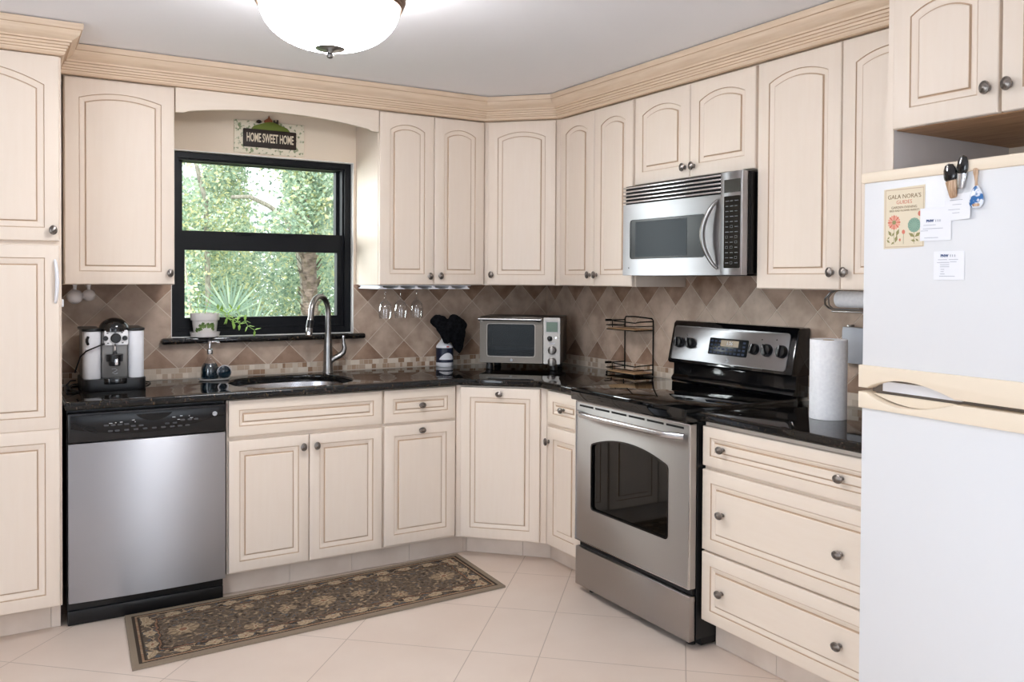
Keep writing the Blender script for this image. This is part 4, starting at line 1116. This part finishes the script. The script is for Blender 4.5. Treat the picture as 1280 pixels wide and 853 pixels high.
# ------------------------------------------------------------------ toaster oven
def toaster():
    a = math.radians(-41.0)
    t = thing('toaster_oven', 'stainless steel countertop toaster oven standing in the corner', 'toaster oven', (2.024, -.306, ZC+.0006), a)
    w, dp, z0, z1 = .446, .30, .036, .290
    mb = MB(); th_ = .012
    mb.box(0, w, .012, dp, z1-th_, z1, bev=.004); mb.box(0, w, .012, dp, z0, z0+th_, bev=.004)
    mb.box(0, th_, .012, dp, z0+th_, z1-th_); mb.box(.338, w, .012, dp, z0+.002, z1-.002, bev=.003); mb.box(th_, .338, dp-th_, dp, z0+th_, z1-th_)
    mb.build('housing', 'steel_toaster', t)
    mb = MB(); mb.box(.012, .338, dp-.014, dp-.0122, z0+.012, z1-.012); mb.box(.0122, .014, .014, dp-.014, z0+.012, z1-.012); mb.box(.336, .338, .014, dp-.014, z0+.012, z1-.012); mb.box(.014, .336, .014, dp-.014, z0+.0121, z0+.014)
    mb.build('cavity_liner', mat('oven_cavity', (84, 90, 92), .6), t, smooth=False)
    mb = MB()
    for k in range(8): mb.tube([(.016, .03+.03*k, z0+.075), (.334, .03+.02*k, z0+.075)], .0015, 6)
    mb.tube([(.016, .03, z0+.075), (.016, .25, z0+.075)], .002, 6); mb.tube([(.334, .03, z0+.075), (.334, .25, z0+.075)], .002, 6); mb.build('wire_rack', 'grey_plastic', t)
    mb = MB(); mb.box(.07, .32, .035, .25, z0+.050, z0+.062, bev=.003); mb.build('baking_tray', mat('dark_tray', (52, 44, 38), .5, .5), t)
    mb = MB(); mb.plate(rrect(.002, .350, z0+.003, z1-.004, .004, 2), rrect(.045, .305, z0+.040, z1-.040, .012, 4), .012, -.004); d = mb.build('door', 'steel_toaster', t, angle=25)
    mb = MB(); mb.prism(rrect(.040, .310, z0+.036, z1-.036, .012, 4), .003, .006); mb.build('door_glass', 'toaster_glass', d, smooth=False)
    mb = MB(); mb.plate(rrect(.041, .309, z0+.036, z1-.036, .013, 4), rrect(.0435, .3065, z0+.0385, z1-.0385, .011, 4), -.0035, -.0055); mb.build('glass_bezel', 'steel_light', d)
    mb = MB(); mb.tube([(.0, -.034, z1-.012), (.345, -.034, z1-.014)], .0085, 14); mb.build('door_handle', 'brushed_nickel', d)
    for x in (.012, .325):
        mb = MB(); mb.box(x-.010, x+.014, -.034, -.003, z1-.026, z1-.012, bev=.004); mb.build('handle_bracket', 'chrome' if x < .1 else 'black', d)
    badge(d, (.178, -.0045, z0+.019), .0075)
    mb = MB(); mb.prism(rrect(.354, .444, z0+.002, z1-.002, .004, 2), .012, -.003); cp = mb.build('control_panel', 'steel_light', t)
    mb = MB(); mb.box(.366, .434, -.0045, -.0025, z1-.082, z1-.020); mb.build('screen_surround', 'grey_plastic', cp, smooth=False)
    mb = MB(); mb.box(.370, .430, -.0054, -.0042, z1-.078, z1-.026); mb.build('display', mat('green_display', (76, 100, 74), .25), cp, smooth=False)
    for x, z, r in ((.388, .175, .012), (.402, .112, .0205), (.402, .050, .0205)):
        mb = MB(); mb.lathe([(r*1.2, 0), (r*1.2, .002), (r, .003), (r*.95, .018), (r*.7, .020), (0, .020)], (x, -.003, z), 26, axis='y'); mb.build('dial', 'steel_light' if r > .015 else 'black', cp)
    mb = MB(); mb.lathe([(.006, 0), (.006, .003), (0, .0035)], (.424, -.003, .178), 14, axis='y'); mb.build('button', 'chrome', cp)
    mb = MB(); mb.box(.380, .418, -.0036, -.0029, .150, .152); mb.box(.386, .412, -.0036, -.0029, .144, .146); mb.build('markings', 'ink', cp, smooth=False)
    for x in (.05, w-.04):
        for y in (.035, dp-.035):
            mb = MB(); mb.lathe([(.020, 0), (.022, .004), (.017, .0365)], (x, y, 0)); mb.build('foot', 'black', t)
toaster()

# ------------------------------------------------------------------ two-tier rack
def tier_rack():
    y0, y1 = -.797, -1.028
    xb, xf = 2.642, 2.522
    t = thing('spice_rack', 'empty black wire two-tier rack with wooden shelves left of the stove', 'rack', (2.582, -.9125, ZC+.0006))
    L = lambda p: (p[0]-2.582, p[1]+.9125, p[2]-ZC-.0006)
    r = .0036
    mb = MB()
    mb.tube([L((xb, y0, ZC+.004)), L((xb, y0, 1.20)), L((xb, y0-.008, 1.212)), L((xb, y0-.09, 1.214)), L((xb, y1+.012, 1.208)), L((xb, y1, 1.198)), L((xb, y1, ZC+.004))], r, 8)
    mb.build('frame', 'wire', t)
    for zs, nm in ((.924, 'lower'), (1.148, 'upper')):
        mb = MB(); mb.box(xf-2.582+.003, xb-2.582-.003, y1+.9125+.003, y0+.9125-.003, zs-ZC-.0006, zs-ZC+.007, bev=.002); sh = mb.build('shelf', 'wood_shelf', t)
        mb = MB()
        mb.tube([L((xf, y0, zs)), L((xb, y0, zs)), L((xb, y1, zs)), L((xf, y1, zs))], r*.8, 8, closed=True)
        mb.tube([L((xb, y0, zs+.022)), L((xf-.004, y0, zs+.022)), L((xf-.004, y1, zs+.022)), L((xb, y1, zs+.022))], r*.7, 8)
        mb.tube([L((xb, y0, zs+.046)), L((xf+.035, y0, zs+.046)), L((xf+.032, y0-.02, zs+.042)), L((xf+.025, y1+.03, zs+.038)), L((xf+.03, y1, zs+.044)), L((xb, y1, zs+.046))], r*.9, 8)
        mb.tube([L((xf+.036, y0, zs)), L((xf+.036, y0, zs+.046))], r*.7, 8)
        mb.tube([L((xf-.006, y0+.004, zs+.047)), L((xf+.030, y0+.001, zs+.046))], .0062, 8)
        mb.build('guard_rail', 'wire', sh)
        if zs < 1:
            mb = MB()
            for x, y in ((xf, y0), (xf, y1)): mb.tube([L((x, y, ZC+.0008)), L((x, y, zs))], .005, 8)
            mb.build('feet', 'wire', t)
tier_rack()

# ------------------------------------------------------------------ paper towels, holder, wall box
t = thing('paper_towel_roll', 'white paper towel roll standing on the worktop beside the fridge', 'paper towel', (2.330, -2.362, ZC+.0006))
mb = MB(); R = .064; out = []
for k in range(61):
    a = 2*PI*k/60; out.append((R*(1+.012*k/60)*math.cos(a-.9), R*(1+.012*k/60)*math.sin(a-.9)))
inn = [(.02*math.cos(a), .02*math.sin(a)) for a in [2*PI*k/60-.9 for k in range(61)]]
lp = lambda q, z: [(x, y, z) for x, y in q]
mb.loft([lp(inn, .281), lp(inn, 0), lp(out, 0), lp(out, .284), lp(inn, .281)], 0, False, False); mb.build('roll', 'roll', t)
mb = MB(); mb.lathe([(.0195, .004), (.0195, .282), (.017, .282), (.017, .004), (.0195, .004)], seg=24, cap=False); mb.build('cardboard_core', mat('cardboard', (190, 164, 132), .8), t)
t = thing('towel_holder', 'chrome paper holder rail under the wall cabinet beside the fridge', 'holder', (2.50, -2.22, 1.373))
mb = MB(); mb.tube([(.03, -.01, -.0035), (.022, .012, -.014), (.012, .024, -.036), (.006, .018, -.058), (.004, -.002, -.071), (.004, -.02, -.074), (.004, -.36, -.074), (.004, -.40, -.06), (.004, -.41, -.02), (.004, -.41, -.0035)], .004, 10)
mb.tube([(.012, -.008, -.0035), (.006, .004, -.03), (.004, -.002, -.06), (.004, -.02, -.072)], .003, 8)
mb.box(-.006, .010, -.38, -.02, -.085, -.079, bev=.002); mb.box(.0, .05, -.02, .0, -.004, -.0008); mb.build('rail', 'brushed_nickel', t)
t = thing('under_cabinet_roll', 'white roll lying in the chrome holder under the wall cabinet', 'paper roll', (2.515, -2.255, 1.338))
mb = MB(); mb.lathe([(.0, 0), (.0, 0), (.027, 0), (.031, .004), (.032, .012), (.032, .33), (0, .33)], seg=30)
mb.v = [(x, -z, y) for x, y, z in mb.v]; mb.build('roll', 'roll', t)
t = thing('wall_pocket', 'pale grey plastic pocket hanging on the tile behind the towel roll', 'holder', (W-.010, -2.195, 1.085))
mb = MB(); mb.prism([(-.105, 0), (0, 0), (.002, .125), (-.002, .142), (-.105, .140)], 0, -.035, plane='yz', bev=.004)
mb.build('pocket', mat('grey_blue_plastic', (178, 182, 190), .4), t)
mb = MB(); mb.box(-.022, 0, -.030, -.012, .138, .150, bev=.002); mb.build('hook', 'brushed_nickel', t)

# ------------------------------------------------------------------ rug
def rug():
    c = [(.205, -.590), (.168, -1.130), (1.742, -1.078), (1.762, -.560)]   # corners: left-back, left-front, right-front, right-back
    cx, cy = sum(p[0] for p in c)/4, sum(p[1] for p in c)/4
    t = thing('rug', 'dark oriental runner rug on the tiles before the dishwasher and sink', 'rug', (cx, cy, .001))
    Lx, Ly = 1.56, .535
    cols = [(140, 126, 110), (96, 85, 74), (118, 102, 86), (156, 136, 112), (84, 87, 90), (70, 61, 54), (134, 100, 80), (176, 158, 134)]
    names = []
    for i, q in enumerate(cols):
        m_ = mat('rug_wool_%s' % 'abcdefgh'[i], q, .95, spec=.05); M['rug%d' % i] = m_; names.append('rug%d' % i)
    NX, NY = 390, 134
    rnd = random.Random(11)
    import mathutils
    nz = mathutils.noise
    flowers = [(.20, .27), (.46, .15), (.46, .38), (.78, .27), (1.10, .16), (1.10, .38), (1.36, .27), (.62, .27), (.94, .27)]
    def vine(x, y, s): return abs(math.sin(x*s+2.2*math.sin(y*19)+1.3*nz.noise(Vector((x*9, y*9, 1)))))
    def ros(u, v, R, petals=10):
        rr = math.hypot(u, v)
        if rr > R: return -1
        a = math.atan2(v, u); f = rr/R
        if f < .22: return 6
        if f < .34: return 7
        return 3 if math.cos(a*petals) > -.1-.6*(1-f) and f < .92 else (2 if f < .95 else -1)
    def col(x, y):
        e = min(x, Lx-x, y, Ly-y)
        if e < .026: return 0
        wx = .011*nz.noise(Vector((x*34, y*34, 7))); wy = .011*nz.noise(Vector((x*34, y*34, 17)))
        if e > .055: x, y = x+wx, y+wy; e = min(x, Lx-x, y, Ly-y)
        if e < .036: return 5
        if e < .046: return 6 if int((x+y)*160) % 2 else 3
        if e < .051: return 5
        j = nz.noise(Vector((x*60, y*60, 3)))
        if e < .108:      # border
            if y < .12 or y > Ly-.12: s, v = x, (e-.080)
            else: s, v = y, (e-.080)
            p = (s % .118)-.059; k = int(s/.118)
            r = ros(p*.9, v*1.25, .030, 6)
            if r >= 0 and k % 1 == 0: return r if r != 2 else 7
            if abs(v+.012*math.sin(s*53)) < .0035: return 3
            if j > .28: return 4
            if j < -.42: return 3
            return 1 if nz.noise(Vector((x*25, y*25, 8))) > -.15 else 5
        if e < .113: return 6
        if e < .118: return 5
        for k, (fx, fy) in enumerate(flowers):
            R = .062 if k in (0, 3, 6) else .040
            r = ros((x-fx), (y-fy)*1.1, R, 10 if k in (0, 3, 6) else 7)
            if r >= 0: return r
        n = nz.noise(Vector((x*14, y*14, 0)))
        if vine(x, y, 30) < .10: return 2 if j < .1 else 3
        if abs(math.sin(y*44+1.8*math.sin(x*21)+j)) < .11: return 4 if n > 0 else 2
        if j > .36: return 3 if n > .0 else 4
        if j < -.34: return 5
        if j > .12: return 2
        return 1
    mb = MB()
    def P(u, v, z):
        a = Vector(c[1]).lerp(Vector(c[2]), u); b_ = Vector(c[0]).lerp(Vector(c[3]), u); q = a.lerp(b_, v); return (q.x-cx, q.y-cy, z)
    ids = [[mb.vert(P(i/NX, j/NY, .0085+.0006*rnd.random())) for j in range(NY+1)] for i in range(NX+1)]
    for i in range(NX):
        for j in range(NY):
            mb.face((ids[i][j], ids[i+1][j], ids[i+1][j+1], ids[i][j+1]), col((i+.5)/NX*Lx, (j+.5)/NY*Ly))
    per = [ids[i][0] for i in range(NX+1)]+[ids[NX][j] for j in range(1, NY+1)]+[ids[i][NY] for i in range(NX-1, -1, -1)]+[ids[0][j] for j in range(NY-1, 0, -1)]
    low = [mb.vert((mb.v[k][0], mb.v[k][1], 0)) for k in per]
    n = len(per)
    for k in range(n): mb.face((per[k], low[k], low[(k+1) % n], per[(k+1) % n]), 0)
    mb.build('pile', names, t, smooth=False, recalc=False)
rug()

# ------------------------------------------------------------------ garden outside the window
LEAF = [mat('leaf_pale', (202, 216, 196), .6), mat('leaf_yellow', (230, 226, 180), .6), mat('leaf_green', (172, 194, 174), .6), mat('leaf_dark', (128, 152, 138), .6)]
for m_ in LEAF:
    nt = m_.node_tree; b_ = nt.nodes['Principled BSDF']; tr = nd(m_, 'ShaderNodeBsdfTranslucent'); tr.inputs['Color'].default_value = b_.inputs['Base Color'].default_value
    mx = nd(m_, 'ShaderNodeMixShader'); mx.inputs['Fac'].default_value = .45; o_ = nt.nodes['Material Output']
    nt.links.new(b_.outputs[0], mx.inputs[1]); nt.links.new(tr.outputs[0], mx.inputs[2]); nt.links.new(mx.outputs[0], o_.inputs['Surface'])
M['bark'] = noise_mix(mat('grey_bark', (150, 144, 136), .9), (124, 118, 112), (176, 170, 160), 12, (4, 4, 1))
M['palm_bark'] = noise_mix(mat('palm_boots', (150, 128, 118), .9), (92, 80, 74), (142, 124, 114), 14, (1, 1, 5))
mb = MB(); mb.box(-12, 18, .22, 30, -.5, -.3)
struct(mb.build('garden_ground', noise_mix(mat('garden_soil', (120, 134, 96), .95), (96, 110, 76), (150, 160, 120), 2), smooth=False))
def leaves(mb, centers, n, size, rnd, wts=(4, 2, 4, 2), gap=None):
    for (cx, cy, cz, r) in centers:
        for _ in range(n):
            while True:
                p = Vector((rnd.uniform(-1, 1), rnd.uniform(-1, 1), rnd.uniform(-1, 1)))
                if p.length < 1: break
            p = Vector((cx, cy, cz))+p*r
            if gap and gap(p): continue
            d = Vector((rnd.gauss(0, 1), rnd.gauss(0, 1), rnd.gauss(-.3, .8))).normalized(); q = Vector((rnd.gauss(0, 1), rnd.gauss(0, 1), rnd.gauss(0, 1))); s = d.cross(q).normalized()
            L = size*rnd.uniform(.6, 1.3); w_ = L*.27; nn = s.cross(d)
            mi = rnd.choices(range(4), wts)[0]
            a = mb.vert(p); b2 = mb.vert(p+d*L*.45+s*w_+nn*L*.06); c_ = mb.vert(p+d*L); e = mb.vert(p+d*L*.45-s*w_+nn*L*.06)
            mb.face((a, b2, c_), mi); mb.face((a, c_, e), mi)
cam0 = Vector((-.2355, -4.424, 1.406))
_rs = random.Random(77)
def open_sky(p):
    if _rs.random() < .14: return False
    # the loose opening in the crown where the sky shows
    d = p-cam0; k = 9.424/d.y; x, z = cam0.x+d.x*k, cam0.z+d.z*k
    return (((x-2.26)/.20)**2+((z-2.42)/.30)**2 < 1) or (((x-2.22)/.14)**2+((z-2.08)/.13)**2 < 1) or (((x-1.50)/.12)**2+((z-2.52)/.10)**2 < 1)
def tree(label, base, trunk, centers, n, size, wts, seed, gap=None, rad=.05, name='tree', cat='tree', barkm='bark'):
    rnd = random.Random(seed)
    t = thing(name, label, cat, base, group='trees and shrubs outside the window')
    B = Vector(base)
    for tr_ in trunk:
        mb = MB(); pts = [Vector(p)-B for p in tr_]; m = len(pts)
        mb.tube(pts, [rad*(1-.45*k/(m-1)) for k in range(m)], 10); mb.build('trunk', barkm, t)
    mb = MB(); leaves(mb, [(c[0]-B.x, c[1]-B.y, c[2]-B.z, c[3]) for c in centers], n, size, rnd, wts, (lambda p: gap(p+B)) if gap else None)
    mb.build('foliage', LEAF, t, smooth=False, recalc=False)
rnd0 = random.Random(21)
def cloud(x0, x1, y0, y1, z0, z1, k, r): return [(rnd0.uniform(x0, x1), rnd0.uniform(y0, y1), rnd0.uniform(z0, z1), r*rnd0.uniform(.7, 1.3)) for _ in range(k)]
tree('leafy tree with a thick branch leaning left, beyond the right half of the window', (2.75, 5.0, -.3),
     [[(2.75, 5.0, -.3), (2.68, 5.0, 1.4), (2.60, 5.0, 1.85), (2.48, 5.0, 2.08), (2.293, 5.0, 2.20), (2.095, 5.0, 2.285), (1.90, 5.0, 2.27)]],
     cloud(2.5, 3.6, 4.8, 5.9, 1.5, 3.2, 34, .30)+cloud(1.9, 2.5, 5.3, 6.0, 2.5, 3.3, 10, .25)+cloud(2.3, 2.95, 4.05, 4.3, 1.75, 2.7, 13, .22), 330, .055, (4, 2, 5, 2), 5, open_sky, .036)
tree('slender tree with yellow-tinged leaves, beyond the left half of the window', (1.72, 5.3, -.3), [[(1.75, 5.3, -.3), (1.72, 5.3, 1.4), (1.70, 5.3, 2.25), (1.64, 5.3, 2.45), (1.56, 5.3, 2.85), (1.5, 5.3, 3.4)]],
     cloud(1.1, 2.15, 4.9, 6.0, 1.5, 3.1, 34, .28), 330, .052, (4, 4, 4, 1), 6, open_sky, .032)
tree('broad green shrub low behind the garden palm', (2.2, 6.6, -.3), [[(2.2, 6.6, -.3), (2.2, 6.6, 1.2)]], cloud(1.2, 4.2, 6.2, 7.4, .4, 2.05, 60, .36), 260, .06, (4, 3, 5, 3), 7, None, .05, 'shrub', 'shrub')
tree('pale tall hedge row furthest back behind the garden trees', (3.0, 9.5, -.3), [[(3.0, 9.5, -.3), (3.0, 9.5, 1.5)]], cloud(.8, 6.2, 9.0, 10.0, .0, 3.0, 95, .55), 170, .13, (6, 2, 4, 1), 8, open_sky, .08, 'hedge', 'hedge')
tree('low weedy shrub nearest the window glass on the left', (1.15, 2.9, -.3), [[(1.15, 2.9, -.3), (1.12, 2.9, 1.0), (1.05, 2.9, 1.6)]], cloud(.75, 1.25, 2.7, 3.3, .5, 1.35, 16, .20), 110, .05, (4, 3, 4, 2), 9, None, .012, 'shrub', 'shrub')
def palmetto(label, base, n, L, seed):
    rnd = random.Random(seed); t = thing('palmetto', label, 'palm shrub', base)
    mb = MB(); fans = [((0, 0, .97), -.2), ((.20, .12, .80), .6), ((-.16, .15, .74), -.5)]
    for (fx, fy, fz), lean in fans:
        for k in range(n):
            a = -1.25+2.5*k/(n-1)+lean*.5; o_ = Vector((fx, fy, fz))
            d = Vector((math.sin(a), rnd.uniform(-.25, .1), math.cos(a))).normalized(); s = d.cross(Vector((0, 1, 0))).normalized(); ll = L*rnd.uniform(.8, 1.05)
            mi = 3 if k % 3 else 2
            w_ = .010
            mb.poly([o_, o_+d*ll*.5+s*w_, o_+d*ll, o_+d*ll*.5-s*w_], mi)
    mb.build('fronds', LEAF, t, smooth=False, recalc=False)
    mb = MB()
    for (fx, fy, fz), lean in fans: mb.tube([(0, 0, 0), (fx*.5, fy*.5, fz*.6), (fx, fy, fz)], .012, 6)
    mb.build('stalks', 'palm_bark', t)
palmetto('fan-leaved palmetto rising behind the potted plant outside the window', (1.44, 3.0, .12), 19, .37, 3)
palmetto('smaller fan-leaved palmetto outside near the middle of the window', (1.95, 3.6, -.20), 13, .30, 4)
def palm_trunk():
    t = thing('palm_tree', 'shaggy brown palm trunk outside behind the faucet', 'palm tree', (2.66, 4.6, -.3))
    mb = MB(); mb.tube([(0, 0, 0), (0, 0, 1.0), (-.04, 0, 1.9), (-.10, 0, 3.6)], [.10, .085, .08, .075], 12); mb.build('trunk', 'palm_bark', t)
    mb = MB(); rnd = random.Random(9)
    for k in range(170):
        z = .5+3.0*k/170; a = k*2.4; r = .084; o_ = Vector((r*math.cos(a)-.10*max(0, z-1)/2.6, r*math.sin(a), z)); d = Vector((math.cos(a)*.6, math.sin(a)*.6, .8)).normalized(); s = Vector((-math.sin(a), math.cos(a), 0))
        mb.poly([o_-s*.028, o_+s*.028, o_+s*.016+d*.10, o_-s*.016+d*.10], 0)
    mb.build('leaf_boots', 'palm_bark', t, smooth=False)
    mb = MB()
    for k in range(60):
        a = rnd.uniform(0, 6.28); e = rnd.uniform(-.2, 1.2); o_ = Vector((-.10, 0, 3.6)); d = Vector((math.cos(a)*math.cos(e), math.sin(a)*math.cos(e), math.sin(e))); s = d.cross(Vector((0, 0, 1))).normalized(); L = rnd.uniform(.5, .8)
        m_ = o_+d*L*.6; tip = o_+d*L+Vector((0, 0, -.15)); mb.poly([o_, m_+s*.02, tip, m_-s*.02], rnd.choice((0, 2, 2)))
    mb.build('fronds', LEAF, t, smooth=False, recalc=False)
palm_trunk()

# ------------------------------------------------------------------ light
def area(name, loc, rot, sx, sy, power, col=(1, 1, 1), spread=PI):
    l = bpy.data.lights.new(name, 'AREA'); l.shape = 'RECTANGLE'; l.size = sx; l.size_y = sy; l.energy = power; l.color = col; l.spread = spread
    o = bpy.data.objects.new(name, l); C.objects.link(o); o.location = loc; o.rotation_euler = rot; return o
w = bpy.data.worlds.new('sky'); bpy.context.scene.world = w; w.use_nodes = True
bgn = w.node_tree.nodes['Background']; bgn.inputs['Color'].default_value = (.93, .97, 1.0, 1); bgn.inputs['Strength'].default_value = 2.3
s = bpy.data.lights.new('sun', 'SUN'); s.energy = 3.4; s.angle = .02; s.color = (1, .96, .88)
so = bpy.data.objects.new('sun', s); C.objects.link(so); so.rotation_euler = Vector((.25, .62, -.75)).to_track_quat('-Z', 'Y').to_euler()
# invented area lamps behind the camera and at left, filling the room evenly
COOL = (.92, 1.03, 1.14)
area('rear_fill_light', (1.15, -7.25, 1.25), (PI/2, 0, 0), 0.8, 2.0, 21, COOL)
area('side_fill_light', (-2.45, -4.3, 1.35), (0, -PI/2, 0), 1.7, 2.2, 64, COOL)
bl = bpy.data.lights.new('bowl_lamp', 'POINT'); bl.energy = 19; bl.color = (1, .98, .95); bl.shadow_soft_size = .05
bo = bpy.data.objects.new('bowl_lamp', bl); C.objects.link(bo); bo.location = (.68, -1.75, 2.262)
# added out-of-view lamp left of the garden, boosting daylight on the cabinet side
sk = area('garden_fill_light', (-1.6, 2.2, 2.3), (0, 0, 0), 2.2, 2.2, 380, (.97, .98, 1.0))
sk.rotation_euler = (Vector((1.35, -.15, 1.55))-Vector((-1.6, 2.2, 2.3))).to_track_quat('-Z', 'Y').to_euler()

# ------------------------------------------------------------------ camera
cam = bpy.data.cameras.new('camera'); co = bpy.data.objects.new('camera', cam); C.objects.link(co)
yaw, pit, rol = math.radians(30.9077), math.radians(-.945), math.radians(-.3137)
right = Vector((math.cos(yaw), -math.sin(yaw), 0)); fw = Vector((math.sin(yaw), math.cos(yaw), 0)); up = Vector((0, 0, 1))
fw2 = fw*math.cos(pit)+up*math.sin(pit); up2 = up*math.cos(pit)-fw*math.sin(pit)
cr, sr = math.cos(rol), math.sin(rol)
r3 = right*cr-up2*sr; u3 = right*sr+up2*cr
mm = Matrix((r3, u3, -fw2)).transposed().to_4x4(); mm.translation = Vector((-.23553, -4.42411, 1.40599))
co.matrix_world = mm
cam.sensor_width = 36; cam.lens = 36*1072.0438/1280; cam.clip_start = .05
cam.shift_y = (367.2022-426.5)/1280
cam.shift_x = 0
sc = bpy.context.scene; sc.camera = co
sc.view_settings.view_transform = 'Standard'; sc.view_settings.look = 'None'; sc.view_settings.gamma = 1; sc.view_settings.exposure = 0.05
sc.view_settings.use_curve_mapping = False
sc.cycles.use_denoising = True; sc.cycles.max_bounces = 10; sc.cycles.diffuse_bounces = 5; sc.cycles.glossy_bounces = 5; sc.cycles.transparent_max_bounces = 16
sc.cycles.caustics_reflective = False; sc.cycles.caustics_refractive = False; sc.cycles.sample_clamp_indirect = 6
